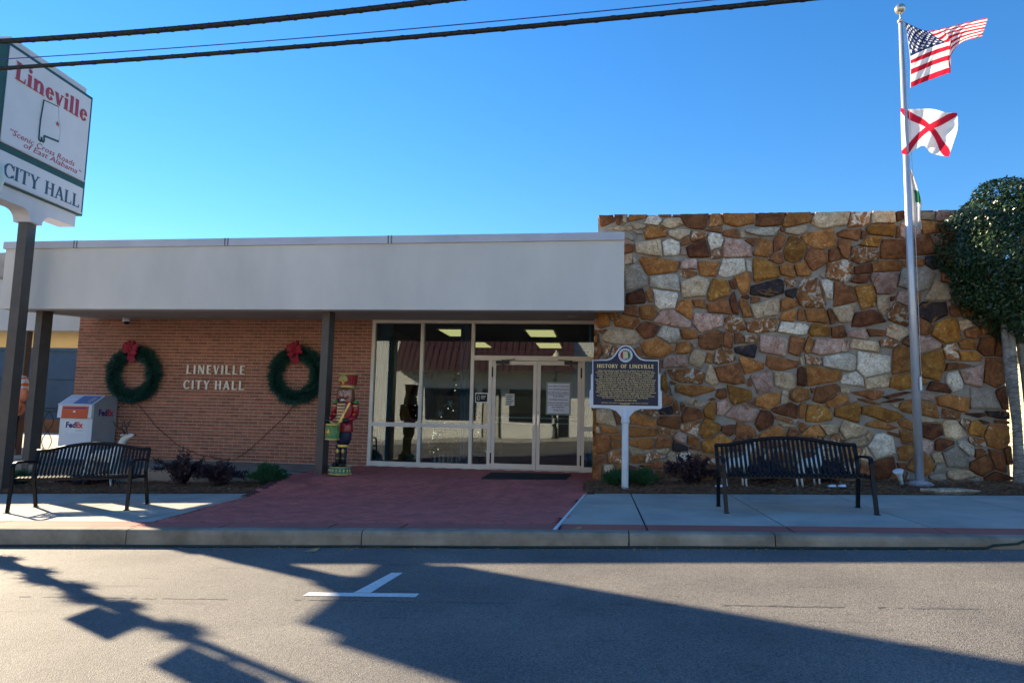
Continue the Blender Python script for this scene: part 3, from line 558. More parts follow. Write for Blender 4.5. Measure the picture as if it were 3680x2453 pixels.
def lay_stones(seeds, box, to3, parent, jr, limit=300):
    """seeds: (u, v, hu, hv, kind) in wall metres; cells are cut between neighbours so that no two overlap; returns stones (polygon, kind)"""
    out = []; u0, u1, v0, v1 = box
    for i, (x, y, a, b, kd) in enumerate(seeds):
        A, B = a*1.42+.02, b*1.42+.02; J = lambda s: s*jr.uniform(-.22, .12); poly = [(x-A-J(A), y-B-J(B)), (x+A+J(A), y-B-J(B)), (x+A+J(A), y+B+J(B)), (x-A-J(A), y+B+J(B))]
        for sx, sy in ((1,1),(1,-1),(-1,1),(-1,-1)):               # knock some corners off
            if jr.random() < .3: q = jr.uniform(1.2, 1.7); poly = clip(poly, sx/A, sy/B, q+(sx*x/A+sy*y/B))
        poly = clip(clip(clip(clip(poly, -1, 0, -u0), 1, 0, u1), 0, -1, -v0), 0, 1, v1)
        g = jr.uniform(.006, .012)
        for j, (x2, y2, a2, b2, k2) in enumerate(seeds):
            if j == i or len(poly) < 3: continue
            dx, dy = x2-x, y2-y
            if abs(dx) > (a+a2)*1.5+.05 or abs(dy) > (b+b2)*1.5+.05: continue
            ux, uy = dx/(a+a2), dy/(b+b2); mx, my = ux*abs(ux)**.6/(a+a2), uy*abs(uy)**.6/(b+b2); l = math.hypot(mx, my)
            if l < 1e-6: continue
            tw_ = .34*math.sin(12.9*(x+x2)+7.7*(y+y2)); nx, ny = mx/l*math.cos(tw_)-my/l*math.sin(tw_), mx/l*math.sin(tw_)+my/l*math.cos(tw_); e1 = math.hypot(a*nx, b*ny); e2 = math.hypot(a2*nx, b2*ny); dd = dx*nx+dy*ny
            poly = clip(poly, nx, ny, nx*x+ny*y+dd*e1/(e1+e2)-g)
        if len(poly) < 3: continue
        ar = abs(sum(poly[k][0]*poly[(k+1) % len(poly)][1]-poly[(k+1) % len(poly)][0]*poly[k][1] for k in range(len(poly))))/2
        if ar < .0012: continue
        out.append((ar, poly, kd))
    out.sort(key=lambda s: -s[0]); small = MB(); small_k = []; cnt = 0
    for ar, poly, kd in out:
        P = [p for k, p in enumerate(poly) if math.hypot(p[0]-poly[k-1][0], p[1]-poly[k-1][1]) > .012]
        if len(P) < 3: continue
        Q = []
        for k in range(len(P)):                                      # round the corners, roughen the edges
            a, b = P[k], P[(k+1) % len(P)]; L = math.hypot(b[0]-a[0], b[1]-a[1]); n = max(1, int(L/.07)); c = min(.16, .012/L)
            for s in [c]+[c+(1-2*c)*q/n for q in range(1, n)]+[1-c]:
                j = .008 if ar > .01 else .004; nx, ny = -(b[1]-a[1])/L, (b[0]-a[0])/L; d = jr.uniform(-j*.4, j)
                Q.append((a[0]+(b[0]-a[0])*s+nx*d, a[1]+(b[1]-a[1])*s+ny*d))
        cx = sum(p[0] for p in Q)/len(Q); cy = sum(p[1] for p in Q)/len(Q); n = len(Q); pr = jr.uniform(.008, .045); tx, ty = jr.uniform(-.05, .05), jr.uniform(-.05, .05)
        rows = []
        for s, d in ((1, -.045), (1, pr*.5), (.975, pr+.006), (.6, pr+.009)):
            rows.append([((p[0]-cx)*s, (p[1]-cy)*s, d+((p[0]-cx)*tx+(p[1]-cy)*ty if d > 0 else 0)+(jr.uniform(-.003, .003) if s < .99 else 0)) for p in Q])
        vs_ = [to3(cx, cy, p) for r_ in rows for p in r_]+[to3(cx, cy, (0, 0, pr+.009))]
        fs = [(i*n+k, i*n+(k+1) % n, (i+1)*n+(k+1) % n, (i+1)*n+k) for i in range(3) for k in range(n)]+[(3*n+k, 3*n+(k+1) % n, 4*n) for k in range(n)]
        if cnt >= limit: small.add(vs_, fs); small_k += [list(ST).index(kd)]*len(fs); continue
        c3 = to3(cx, cy, (0, 0, 0)); me = bpy.data.meshes.new('stone'); me.from_pydata([v-c3 for v in vs_], [], fs); me.update(); me.materials.append(ST[kd])
        me.polygons.foreach_set('use_smooth', [False]*(2*n)+[True]*(2*n)); cnt += 1
        inst('stone', me, parent, c3)
    if small_k:
        o = small.build('small_stones', list(ST.values())[0], parent); o['kind'] = 'stuff'
        for m in list(ST.values())[1:]: o.data.materials.append(m)
        o.data.polygons.foreach_set('material_index', small_k)
    return cnt
sr = random.Random(11); seeds = []
for src, ox, oy in ((SA, 2080, 740), (SC, 2080, 1200), (SB, 2850, 740), (SD, 2850, 1200)):
    f_ = zc(ox, oy, 2.529)
    for it in src.replace('\n', ',').split(','):
        a = it.split(); q = [float(k) for k in a[:4]]; p = aty(*f_(q[0], q[1]), YS); s_ = mpp(p)/2.529
        seeds.append((p.x, p.z, q[2]*s_*1.02, q[3]*s_, a[4]))
keep = []
for sdd in seeds:                                                    # the four crops overlap a little: drop doubles
    if all(abs(sdd[0]-k[0]) > (sdd[2]+k[2])*.42 or abs(sdd[1]-k[1]) > (sdd[3]+k[3])*.42 for k in keep) and .0 < sdd[0] < xs1-.02: keep.append(sdd)
for row in range(2):                                                 # footing stones below the mulch line
    for i in range(20): keep.append((.15+i*.33, .02+.0*row+.1*row+i*.012, .15, .06, sr.choice('obbgd')))
nst = lay_stones(keep, (.015, xs1-.01, -.15, 4.69), lambda cx, cy, p: Vector((cx+p[0], YS+.012-p[2], cy+p[1])), swall, sr)
# left return of the wing, inside the porch, and coping row of thin stones on top
ret = [(YS+.1+i*.24+(.12 if j % 2 else 0)+sr.uniform(-.03, .03), .3+j*.19+sr.uniform(-.03, .03), sr.uniform(.09, .16), sr.uniform(.06, .11), sr.choice('oobbcymp')) for i in range(8) for j in range(14)]
lay_stones(ret, (YS+.0, YW-.03, .1, 2.98), lambda cx, cy, p: Vector((.012-p[2], YS+YW-cx-p[0]-.03, cy+p[1])), swall, sr, 0)
tops = MB()
for i in range(26):
    x = .05+i*.245; tops.box((x, YS+.005+sr.uniform(0,.02), 4.64), (x+.225, YS+.32, 4.69+sr.uniform(-.012, .014)))
tops.build('coping_stones', ST['b'], swall)['kind'] = 'stuff'
# ------------------------------------------------------------------ glazed entrance
M_GLASS = glassmat('window_glass', .075, (.62,.74,.77), .0022); M_STEEL = M('satin_steel', (.55,.55,.55), .35, .05, 5, metal=1)
PX = lambda px: aty(px, 1405, YW).x
xa, xb, xc, xd, xe, xf, xg = PX(1335), PX(1511), PX(1695), PX(1761), PX(1929), PX(2095), -.0
zf = .2; zt_ = 3.10; zm = aty(1400, 1524, YW).z; zh = aty(1900, 1287, YW).z
fr = MB(); FWD = .032; YD = .12
shop = MB().box((xa-.04, YW-.02, zf-.02), (xg+.0, YW+.16, zf+.001)).build('entrance_screen', M_FRAME, hall)
def bar_(x0, x1, z0, z1, name='mullion', d=0): return MB().box((x0, YW-.012-d, z0), (x1, YW+YD, z1)).build(name, M_FRAME, shop)
bar_(xa-FWD, xa+FWD, zf+.002, zt_-.05, 'jamb'); bar_(xb-FWD, xb+FWD, zf+.002, zt_-.052, 'mullion'); bar_(xc-FWD, xc+FWD, zf+.002, zt_-.054, 'mullion')
bar_(xd-.036, xd+.036, zf+.002, zh-.048, 'jamb'); bar_(xf-.03, xf+.03, zf+.002, zh-.048, 'jamb')
MB().box((xa-.035, YW-.016, zt_-.05), (xg, YW+YD+.01, zt_+.012)).build('head_rail', M_FRAME, shop)
MB().box((xc+FWD+.001, YW-.018, zh-.048), (xg, YW+YD+.004, zh+.045)).build('door_header', M_FRAME, shop)
for a, b in ((xa+FWD, xb-FWD), (xb+FWD, xc-FWD), (xc+FWD, xd-.036), (xf+.03, xg)):
    bar_(a+.001, b-.001, zm-.042, zm+.042, 'mid_rail', .001); bar_(a+.001, b-.001, zf+.003, zf+.085, 'sill', .001)
def pane(x0, x1, z0, z1, parent=shop, y=YW+.05): return MB().box((x0-.006, y, z0-.006), (x1+.006, y+.006, z1+.006)).build('pane', M_GLASS, parent)
for a, b in ((xa+FWD, xb-FWD), (xb+FWD, xc-FWD)): pane(a, b, zm+.042, zt_-.05); pane(a, b, zf+.085, zm-.042)
pane(xc+FWD, xd-.036, zm+.042, zh-.048); pane(xc+FWD, xd-.036, zf+.085, zm-.042); pane(xc+FWD, xg, zh+.045, zt_-.05)
pane(xf+.03, xg, zm+.042, zh-.048); pane(xf+.03, xg, zf+.085, zm-.042)
def door(x0, x1, hinge, name='door'):
    z0, z1 = zf+.012, zh-.056; s = .068; y0, y1 = YW+.0, YW+.045
    d = MB().box((x0, y0, z0), (x1, y1, z0+.1)).build(name, M_FRAME, hall)
    for nm, q in (('stile', ((x0, y0, z0+.101), (x0+s, y1, z1))), ('stile', ((x1-s, y0, z0+.101), (x1, y1, z1))), ('top_rail', ((x0+s+.001, y0, z1-.075), (x1-s-.001, y1, z1)))): MB().box(*q).build(nm, M_FRAME, d)
    MB().box((x0+s-.005, y0+.02, z0+.095), (x1-s+.005, y0+.026, z1-.07)).build('pane', M_GLASS, d)
    zb_ = aty(1900, 1510, YW).z
    for dz in (.05, -.05): MB().tube([(x0+s, y0-.03+.08, zb_+dz), (x1-s, y0-.03+.08, zb_+dz)], .013, 8).build('push_bar', M_FRAME, d)
    xh = x1-.034 if hinge < 0 else x0+.034
    MB().box((xh-.022, y0-.045, zb_-.09), (xh+.022, y0-.032, zb_+.1)).box((xh-.01, y0-.034, zb_-.07), (xh+.01, y0+.0, zb_-.05)).box((xh-.01, y0-.034, zb_+.06), (xh+.01, y0+.0, zb_+.08)).build('pull_handle', M_STEEL, d)
    xx = x0 if hinge < 0 else x1
    for zz in (z0+.2, z1-.22): MB().tube([(xx, y0-.014, zz-.1), (xx, y0-.014, zz+.1)], .014, 8).build('hinge', M_BLACK, d)
    cx = x0+.2 if hinge < 0 else x1-.2
    MB().box((cx-.13, y0-.055, z1-.065), (cx+.13, y0-.003, z1-.005)).bar((cx, y0-.04, z1+.005), (cx+(.25 if hinge < 0 else -.25), y0-.06, z1+.03), .03, .014).tube([(cx, y0-.03, z1-.08), (cx, y0-.03, z1+.02)], .018, 8).build('door_closer', M_BLACK, d)
    return d
door(xd+.04, xe-.004, -1); door_r = door(xe+.004, xf-.034, 1)
MB().lathe((xe+.035, YW-.012, zf+1.1), [(.016, 0), (.016, .02)], 10).build('lock', M_STEEL, door_r)
# room behind the glass
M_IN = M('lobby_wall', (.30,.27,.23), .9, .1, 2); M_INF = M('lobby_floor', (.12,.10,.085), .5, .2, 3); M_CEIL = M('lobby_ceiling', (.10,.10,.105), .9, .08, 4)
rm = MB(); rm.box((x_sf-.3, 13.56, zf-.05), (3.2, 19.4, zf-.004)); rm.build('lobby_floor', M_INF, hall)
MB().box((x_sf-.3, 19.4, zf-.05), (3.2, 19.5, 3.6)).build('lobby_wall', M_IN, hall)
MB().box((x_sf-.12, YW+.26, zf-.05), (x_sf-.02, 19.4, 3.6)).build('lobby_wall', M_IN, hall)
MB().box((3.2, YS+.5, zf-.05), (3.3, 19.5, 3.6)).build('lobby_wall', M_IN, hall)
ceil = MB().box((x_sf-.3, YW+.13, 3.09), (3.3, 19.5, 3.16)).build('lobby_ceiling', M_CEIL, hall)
M_LAMP = M('lit_ceiling_panel', (1,.74,.28), .5, 0, emit=.4)
for x, y in ((-3.1, 15.0), (-1.2, 15.0), (-3.1, 17.6), (-1.2, 17.6), (.9, 15.6)):
    f = MB().box((x-.33, y-.62, 3.062), (x+.33, y+.62, 3.088)).build('ceiling_light', M_FRAME, ceil)
    MB().box((x-.29, y-.58, 3.05), (x+.29, y+.58, 3.061)).build('diffuser', M_LAMP, f)
MB().box((-2.4, 17.9, zf), (2.0, 18.4, 1.25)).box((-2.45, 17.8, 1.25), (2.05, 18.45, 1.3)).build('lobby_counter', M('counter_wood', (.10,.05,.03), .5), hall)
# curtains
M_CURT = M('blue_curtain', (.20,.27,.33), .9, .15, 3, stretch=(20,1,.5))
def curtain(x0, x1, z0, z1, label, folds=7):
    mb = MB(); n = folds*8; y = YW+.24; P = [(x0+(x1-x0)*i/n, y+.035*math.sin(i/8*2*PI)+.01*math.sin(i*.7)) for i in range(n+1)]
    zs = [z0, (z0+z1)*.4, z1]; mb.add([(x+(.03*math.sin(z*2) if k < 2 else 0), yy, z) for k, z in enumerate(zs) for x, yy in P], [(k*(n+1)+i, k*(n+1)+i+1, (k+1)*(n+1)+i+1, (k+1)*(n+1)+i) for k in range(2) for i in range(n)], True)
    o = mb.build('curtain', M_CURT); tag(o, label, 'curtain', 'lobby curtains'); return o
curtain(xa+.05, xa+.32, zf+.02, 3.06, 'blue curtain in the leftmost window of the entrance, beside the brick wall', 5)
curtain(xc-.3, xc-.04, zf+.02, 3.06, 'blue curtain behind the second tall window, left of the doors', 4)
curtain(xf+.08, xg+.5, zf+.02, 3.06, 'blue curtain behind the narrow window between the doors and the stone wall', 8)
# things seen through the glass
M_PINE = leafmat('dark_needles', (.012,.035,.022), (.03,.08,.045), .6, 0); M_PINK = M('pink_tinsel', (.45,.12,.13), .5, .4, 60)
def xmas_tree(x, y, h, r0):
    t = thing('christmas_tree', (x, y, zf), 'lit green christmas tree with snowflake ornaments inside the second window', 'christmas tree'); r = random.Random(4); mb = MB()
    for i in range(4200):
        k = r.random()**1.4; z = zf+.2+(h-.2)*k; R = r0*(1-k)*(.55+.5*r.random())+.03; a = r.uniform(0, 2*PI); p = Vector((x+R*math.cos(a), y+R*math.sin(a), z-R*.2))
        d = Vector((math.cos(a), math.sin(a), -.1))*.09; s = Vector((-math.sin(a), math.cos(a), r.uniform(-.5, .5)))*.018; mb.add([p-s, p+s, p+d+s*.3, p+d-s*.3], [(0,1,2,3)])
    mb.build('foliage', M_PINE, t); MB().tube([(x, y, zf), (x, y, zf+h*.95)], [.05, .01], 8).build('trunk', M('tree_stand', (.08,.05,.03), .8), t)
    mw = M('warm_bulb', (1,.8,.5), .5, 0, emit=.8); mo = [M('ornament_red', (.5,.03,.03), .25), M('ornament_white', (.75,.75,.72), .3), M('ornament_gold', (.55,.36,.1), .3, metal=.6)]
    for i in range(34):
        k = r.random()**1.3; R = r0*(1-k)*1.02; a = r.uniform(-PI, 0); MB().ball((x+R*math.cos(a), y+R*math.sin(a), zf+.25+(h-.3)*k), .011, 6, 4).build('bulb', mw, t)
    for i in range(26):
        k = r.random()**1.3; R = r0*(1-k)*1.0; a = r.uniform(-PI, 0); MB().ball((x+R*math.cos(a), y+R*math.sin(a), zf+.25+(h-.3)*k), .035, 10, 6).build('ornament', mo[i % 3], t)
    for kx, kz in ((-.3, 1.05), (.05, .8), (-.1, 1.25), (.3, .95)):
        s = MB()
        for q in range(3): dx, dz = math.cos(q*PI/3)*.075, math.sin(q*PI/3)*.075; s.bar((x+kx-dx, y-r0*.8, zf+kz-dz), (x+kx+dx, y-r0*.8, zf+kz+dz), .014, .014)
        s.build('snowflake', mo[1], t)
xmas_tree((xb+xc)/2+.05, 14.5, 2.15, .68)
t = thing('pedestal_urn', (xa+.85, 14.1, zf), 'tall dark urn on a pedestal inside the leftmost entrance window', 'urn')
MU = M('dark_bronze', (.03,.025,.025), .4, .3, 8); c = (xa+.85, 14.1, zf)
MB().box((c[0]-.3, c[1]-.3, zf), (c[0]+.3, c[1]+.3, zf+.12)).box((c[0]-.24, c[1]-.24, zf+.12), (c[0]+.24, c[1]+.24, zf+.2)).build('base', MU, t)
MB().lathe((c[0], c[1], zf+.2), [(.2, 0), (.15, .1), (.13, .5), (.2, .62), (.22, .66)], 20).build('pedestal', MU, t)
MB().lathe((c[0], c[1], zf+.86), [(.1, 0), (.25, .12), (.31, .35), (.27, .6), (.19, .78), (.2, .95), (.27, 1.02), (.26, 1.03)], 24).build('vase', MU, t)
def garland(x0, x1, label):
    r = random.Random(int(x0*100)); mb = MB()
    for i in range(420):
        x = r.uniform(x0, x1); a, b = r.uniform(0, 2*PI), r.uniform(0, PI); d = Vector((math.cos(a)*math.sin(b), math.sin(a)*math.sin(b)*.6, math.cos(b)))*.04; p = Vector((x, YW+.17, zm+.09)); s = Vector((.008, 0, .006)); mb.add([p+d*.2-s, p+d*.2+s, p+d], [(0,1,2)])
    tag(mb.build('tinsel_garland', M_PINK), label, 'garland', 'tinsel garlands')
garland(xa+.15, xb-.06, 'red tinsel garland along the mid rail of the leftmost entrance window')
garland(xb+.06, xc-.05, 'red tinsel garland along the mid rail of the second entrance window')
# small nativity on the low sill
t = thing('nativity_scene', ((xb+xc)/2-.1, 13.85, zf), 'small white nativity figures on a cloth behind the second low pane', 'nativity'); MW = M('figure_white', (.7,.7,.68), .5)
MB().box(((xb+xc)/2-.55, 13.6, zf), ((xb+xc)/2+.45, 14.05, zf+.05)).build('cloth', MW, t)
for i in range(6): MB().lathe(((xb+xc)/2-.3+i*.09, 13.8+.04*(i % 2), zf+.05), [(.03, 0), (.022, .09), (.012, .11), (.02, .14), (.004, .165)], 8).build('figure', MW, t)
# notices on the doors
M_PAPER = M('paper_blue_white', (.66,.72,.80), .7, .04, 3); M_PAPER2 = M('paper_white', (.62,.60,.52), .8, .06, 5); M_INK = M('purple_ink', (.10,.045,.12), .8, .1); M_LAM = M('laminate_edge', (.20,.27,.25), .3, .1); M_INKK = M('black_ink', (.02,.02,.025), .7, .1)
def sheet_on(name, x0, x1, z0, z1, mat, label, y=YW-.004, th=.003):
    o = MB().box((x0, y-th, z0), (x1, y, z1)); return o
n = thing('door_notice', (0, YW, zm), 'laminated notice with purple lines of text on the right door', 'notice')
q0, q1 = aty(1963, 1371, YW), aty(2051, 1491, YW); yl = YW+.014
MB().box((q0.x, yl-.002, q1.z), (q1.x, yl, q0.z)).build('laminate', M_LAM, n); MB().box((q0.x+.03, yl-.005, q1.z+.03), (q1.x-.03, yl-.0021, q0.z-.03)).build('paper', M_PAPER, n)
H = q0.z-q1.z; wd = q1.x-q0.x-.08
for i, (fy, s) in enumerate(((.08, 'Limit Lobby to 2 Customers'), (.185, 'Use Sanitizing Station'), (.29, 'Use Drive-thru window,'), (.355, 'drop box & online services'), (.42, 'if possible'), (.53, 'No Public Restrooms'), (.64, 'Please do not enter if you'), (.71, 'are sick, been sick, or have'), (.78, 'any symptoms.'), (.885, 'Thank You!'))):
    text(s, ((q0.x+q1.x)/2, yl-.005, q0.z-.03-fy*(H-.06)-.018), (1,0,0), (0,0,1), .027, M_INK, n, 'text_line', width=min(wd, len(s)*.0195), align='CENTER', bold=.02, th=.001)
n = thing('window_notice', (0, YW, zm), 'small pale paper taped to the left door', 'notice'); q0, q1 = aty(1816, 1414, YW), aty(1848, 1457, YW)
MB().box((q0.x, yl-.002, q1.z), (q1.x, yl, q0.z)).build('paper', M_PAPER2, n)
for i in range(6): MB().box((q0.x+.02, yl-.0035, q0.z-.04-i*.033), (q1.x-.02-.02*(i % 3), yl-.0021, q0.z-.027-i*.033)).build('text_line', M_INKK, n)
n = thing('black_sticker', (0, YW, zm), 'black sign with white border and hand symbol on the narrow sidelight', 'sticker'); q0, q1 = aty(1707, 1410, YW), aty(1752, 1447, YW); yl = YW+.048
MB().box((q0.x, yl-.003, q1.z), (q1.x, yl, q0.z)).build('border', M('sticker_white', (.7,.72,.73), .5), n); MB().box((q0.x+.014, yl-.005, q1.z+.02), (q1.x-.014, yl-.0031, q0.z-.02)).build('panel', M_INKK, n)
cx, cz = q0.x+.065, (q0.z+q1.z)/2; hw = MB().tube([(cx+.028*math.cos(a)*.8, yl-.006, cz+.05*math.sin(a)) for a in [i*PI/8 for i in range(17)]], .005, 5)
hw.bar((cx-.01, yl-.006, cz-.05), (cx-.01, yl-.006, cz+.02), .012, .004).build('symbol', M_PAPER2, n)
for i, (w_, dz) in enumerate(((.1, .03), (.085, .008), (.075, -.02))): MB().box((q0.x+.115, yl-.0065, cz+dz), (q0.x+.115+w_, yl-.0051, cz+dz+.012)).build('text_line', M_PAPER2, n)
# door mat
mq = [atg(*p, walk, True) for p in ((1729,1721),(2035,1724),(2053,1704.5),(1766,1699))]
mt = MB(); mt.prism([(p.x, p.y) for p in mq], lambda x, y: walk(x, y)+.016, lambda x, y: walk(x, y)+.001); tag(mt.build('door_mat', M('black_rubber', (.018,.019,.022), .8, .3, 40, .6, 150)), 'flat black rubber mat in front of the glass doors', 'mat')
# wall lettering
M_LET = M('cream_letters', (.82,.76,.67), .5, .06, 6)
lt = thing('wall_lettering', (aty(770,1350,YW).x, YW, aty(770,1350,YW).z), 'raised cream letters reading LINEVILLE CITY HALL on the brick wall', 'lettering')
a, b = aty(668.8, 1342, YW-.02), aty(881, 1344, YW-.02); ht = aty(668.8, 1311, YW-.02).z-a.z
serif_letters('LINEVILLE', (a.x, YW-.02, a.z), (1,0,0), (0,0,1), ht, b.x-a.x, .018, M_LET, lt, False, .21, .115, .13)
a, b = aty(658, 1397, YW-.02), aty(879, 1399, YW-.02); ht = aty(658, 1365, YW-.02).z-a.z
serif_letters('CITY HALL', (a.x, YW-.02, a.z), (1,0,0), (0,0,1), ht, b.x-a.x, .018, M_LET, lt, False, .21, .115, .13, wgap=.42)
# ------------------------------------------------------------------ across the street (seen only as reflections) and neighbours
M_SIDE = M('white_siding', (.74,.72,.66), .6, .05, 2, rand=.03); M_AWN = M('maroon_metal', (.075,.032,.035), .4, .12, 3, spec=.5); M_DARKG = M('dark_shop_glass', (.02,.025,.03), .08, .1, spec=.8)
opp = tag(bpy.data.objects.new('opposite_pavement', None), kind='structure'); col.objects.link(opp)
for i in range(-12, 12): MB().prism([(i*2.0+.01, -12.4), (i*2.0+1.99, -12.4), (i*2.0+1.99, -9.5), (i*2.0+.01, -9.5)], lambda x, y: road(x)+.15, lambda x, y: road(x)-.3).build('slab', M_CONC, opp)
AX0, zaw0, zaw1, AX1 = aty(1408, 1328, 37.6).x, aty(1408, 1328, 37.6).z, aty(1445, 1214, 39.1).z, aty(2066, 1205, 39.1).x; print('awning', AX0, AX1, zaw0, zaw1); SX0, SX1 = AX0-12, AX1+7
sh = thing('white_shop', (0, -12.5, 0), 'white clapboard shop with a maroon metal awning, mirrored in the glass doors', 'shop')
MB().box((SX0, -20, -.8), (SX1, -12.56, 7.6)).build('wall', M_SIDE, sh)
for k in range(54):
    z = -.6+k*.15; mb = MB(); mb.add([(SX0, -12.53, z), (SX1, -12.53, z), (SX1, -12.555, z+.15), (SX0, -12.555, z+.15), (SX0, -12.56, z), (SX1, -12.56, z)], [(3,2,1,0), (0,1,5,4)]); mb.build('siding_board', M_SIDE, sh)
MB().box((SX0-.2, -20.2, 7.6), (SX1+.2, -12.3, 7.85)).build('roof', M_CAP, sh)
aw = MB(); aw.add([(AX0, -11.0, zaw0), (AX1, -11.0, zaw0), (AX1, -12.5, zaw1), (AX0, -12.5, zaw1), (AX0, -12.5, zaw0), (AX1, -12.5, zaw0)], [(0,3,2,1), (0,4,3), (1,2,5)]); awn = aw.build('awning', M_AWN, sh)
MB().box((AX0-.02, -12.5, zaw1), (AX1+.02, -12.42, zaw1+.22)).build('flashing', M_AWN, awn)
for i in range(30):
    x = AX0+.02+i*(AX1-AX0-.04)/29; MB().bar((x, -10.98, zaw0+.01), (x, -12.48, zaw1+.02), .05, .03, (0,1,1)).build('seam_rib', M_AWN, awn)
for x0, x1 in ((AX0+1.6, AX0+4.6), (AX0+5.0, AX0+6.1), (AX0+6.6, AX0+9.0), (AX0+9.4, AX1-.3)): MB().box((x0, -12.528, .9 if x1-x0 > 1.5 else -.2), (x1, -12.50, 2.75)).build('shop_window', M_DARKG, sh)
MB().box((AX0+5.1, -12.528, -.2), (AX0+6.0, -12.48, 2.4)).build('shop_door', M('shop_door', (.5,.48,.42), .5), sh)
# blue-grey neighbour behind the drive-through, its canopy and the cream house on the right
M_BLUE = M('blue_painted_block', (.085,.125,.165), .85, .12, 1.5, .2, 40); M_TAN = M('tan_paint', (.34,.25,.16), .85, .1, 2)
nb = thing('blue_building', (-16, 26, 0), 'blue-grey block building behind the drive-through on the far left', 'building')
MB().box((-40, 26, -.6), (-9, 30, 3.5)).build('wall', M_BLUE, nb); MB().box((-40, 25.9, 3.5), (-9, 30.1, 3.7)).build('roof', M_BLUE, nb)
MB().box((-19.35, 25.85, -.6), (-18.85, 26, 3.5)).build('pilaster', M_TAN, nb)
for z in (1.1, 2.3): MB().box((-39, 25.985, z), (-9.2, 25.999, z+.02)).build('block_joint', M_JOINT, nb)
dr = thing('drive_through_canopy', (-18, 14.5, 0), 'white drive-through canopy on brown posts at the far left behind the brick wall', 'canopy')
YC = 14.5; zc_ = aty(100, 1187, YC).z
MB().box((-34, YC, zc_), (x_l-.27, YC+.2, zc_+1.75)).build('fascia', M_STUCCO, dr)  # extra height, unseen behind the main fascia, added to shade the back pavement
MB().add([(-34, YC+.2, zc_+.03), (x_l-.27, YC+.2, zc_+.03), (x_l-.27, 20, zc_+.1), (-34, 20, zc_+.1)], [(3,2,1,0)]).build('soffit', M('sun_tinted_soffit', (.62,.5,.26), .85, .08), dr)  # yellow of sunlight bounced off the ground is put into the soffit colour
MB().box((-34, YC+.21, zc_+.5), (x_l-.27, 20, zc_+.9)).build('roof', M_CAP, dr)
for px in (78,): 
    p = aty(px, 1400, YC+.1); MB().box((p.x-.075, YC+.02, -.5), (p.x+.075, YC+.18, zc_)).build('post', M_POST, dr)
MB().box((-30, 19.8, -.5), (-29.8, 20, zc_+.1)).build('post', M_POST, dr)
lot = MB(); lot.add([(-60, 13.5, .02), (-11.05, 13.5, .06), (-11.05, 25.9, .30), (-60, 25.9, .25)], [(0,1,2,3)]); tag(lot.build('drive_surface', M('drive_concrete', (.42,.39,.33), .9, .12, 1)), kind='structure')
lot = MB(); lot.add([(-60, 11.5, -.42), (-11.4, 11.5, -.3), (-11.05, 13.5, .055), (-60, 13.5, .015)], [(0,1,2,3)]); tag(lot.build('drive_apron', M('apron_concrete', (.36,.34,.30), .9, .12, 1)), kind='structure')
mb = MB().box((-40, 23.0, .1), (-12, 23.3, .72)); tag(mb.build('low_wall', M('low_brown_wall', (.16,.085,.05), .9, .2, 4)), 'low brown wall beyond the drive-through lane', 'wall')
rb = thing('cream_house', (12, 15.2, 0), 'sunlit cream house with pale eave at the right edge behind the tree', 'house')
M_CREAM = M('cream_siding', (.66,.56,.36), .8, .06, 2)
MB().box((10.3, 15.2, -.3), (24, 28, 3.2)).build('wall', M_CREAM, rb); MB().add([(9.9, 14.8, 3.2), (24.5, 14.8, 3.2), (24.5, 21.6, 4.8), (9.9, 21.6, 4.8), (9.9, 28.5, 3.2), (24.5, 28.5, 3.2)], [(0,1,2,3), (3,2,5,4), (0,3,4), (1,5,2)]).build('roof', M('grey_shingle', (.22,.22,.24), .9, .2, 5), rb)
MB().box((9.85, 14.78, 3.02), (9.95, 28.5, 3.2)).build('eave', M_FRAME, rb)
for x in (12, 15, 18): MB().box((x, 15.17, 1.1), (x+1, 15.21, 2.3)).build('window', M_DARKG, rb)
# ------------------------------------------------------------------ town sign on its pole
Bp, Ap = aty(295, 777, 11.6), aty(-30, 685, 9.55)             # lower corners of the cabinet face seen in the photograph
M_GREEN = M('dark_green_paint', (.018,.075,.075), .5, .12, 4); M_SIGNW = M('sign_white', (.60,.60,.62), .45, .04, 2); M_BOXW = M('sign_housing_white', (.55,.54,.56), .6, .06, 3)
M_SRED = M('sign_red', (.36,.045,.085), .5, .06); M_SNAVY = M('sign_navy', (.03,.085,.15), .5, .06); M_SHAD = M('letter_shadow', (.70,.58,.42), .6)
sdir = Vector((Bp.x-Ap.x, Bp.y-Ap.y, 0)); SWD = sdir.length; sdir.normalize(); snor = Vector((sdir.y, -sdir.x, 0))
if snor.dot(CAM-Bp) < 0: snor = -snor
sr_ = sdir; A0 = Vector((Bp.x, Bp.y, 0))-sdir*SWD
def onsign(px, py, off=0):                                  # photo pixel -> (along, height) on the sign face
    d = ray(px, py); o = A0+snor*off; t = (o-CAM).dot(snor)/d.dot(snor); p = CAM+d*t; return (p-o).dot(sdir), p.z
zz = zc(0, 0, 1.7043)
zS0 = onsign(295, 777)[1]; zS1 = onsign(336, 354)[1]
cen = A0+sdir*SWD/2-snor*.2
pl = aty(84, 800, 10.3)
sg = thing('town_sign', (cen.x, cen.y, -.3), 'tall white and green pylon sign reading Lineville, Scenic Cross Roads of East Alabama, CITY HALL', 'sign')
def sb(a0, a1, z0, z1, d0, d1, name, mat, parent=sg):      # box on the sign: along, height, depth range from the face (+ = towards the viewer)
    c = A0+sdir*((a0+a1)/2)+snor*((d0+d1)/2)+Vector((0,0,(z0+z1)/2)); mb = MB(); mb.obox(c, sdir*(a1-a0)/2, snor*(d1-d0)/2, Vector((0,0,(z1-z0)/2))); return mb.build(name, mat, parent)
DP = .42
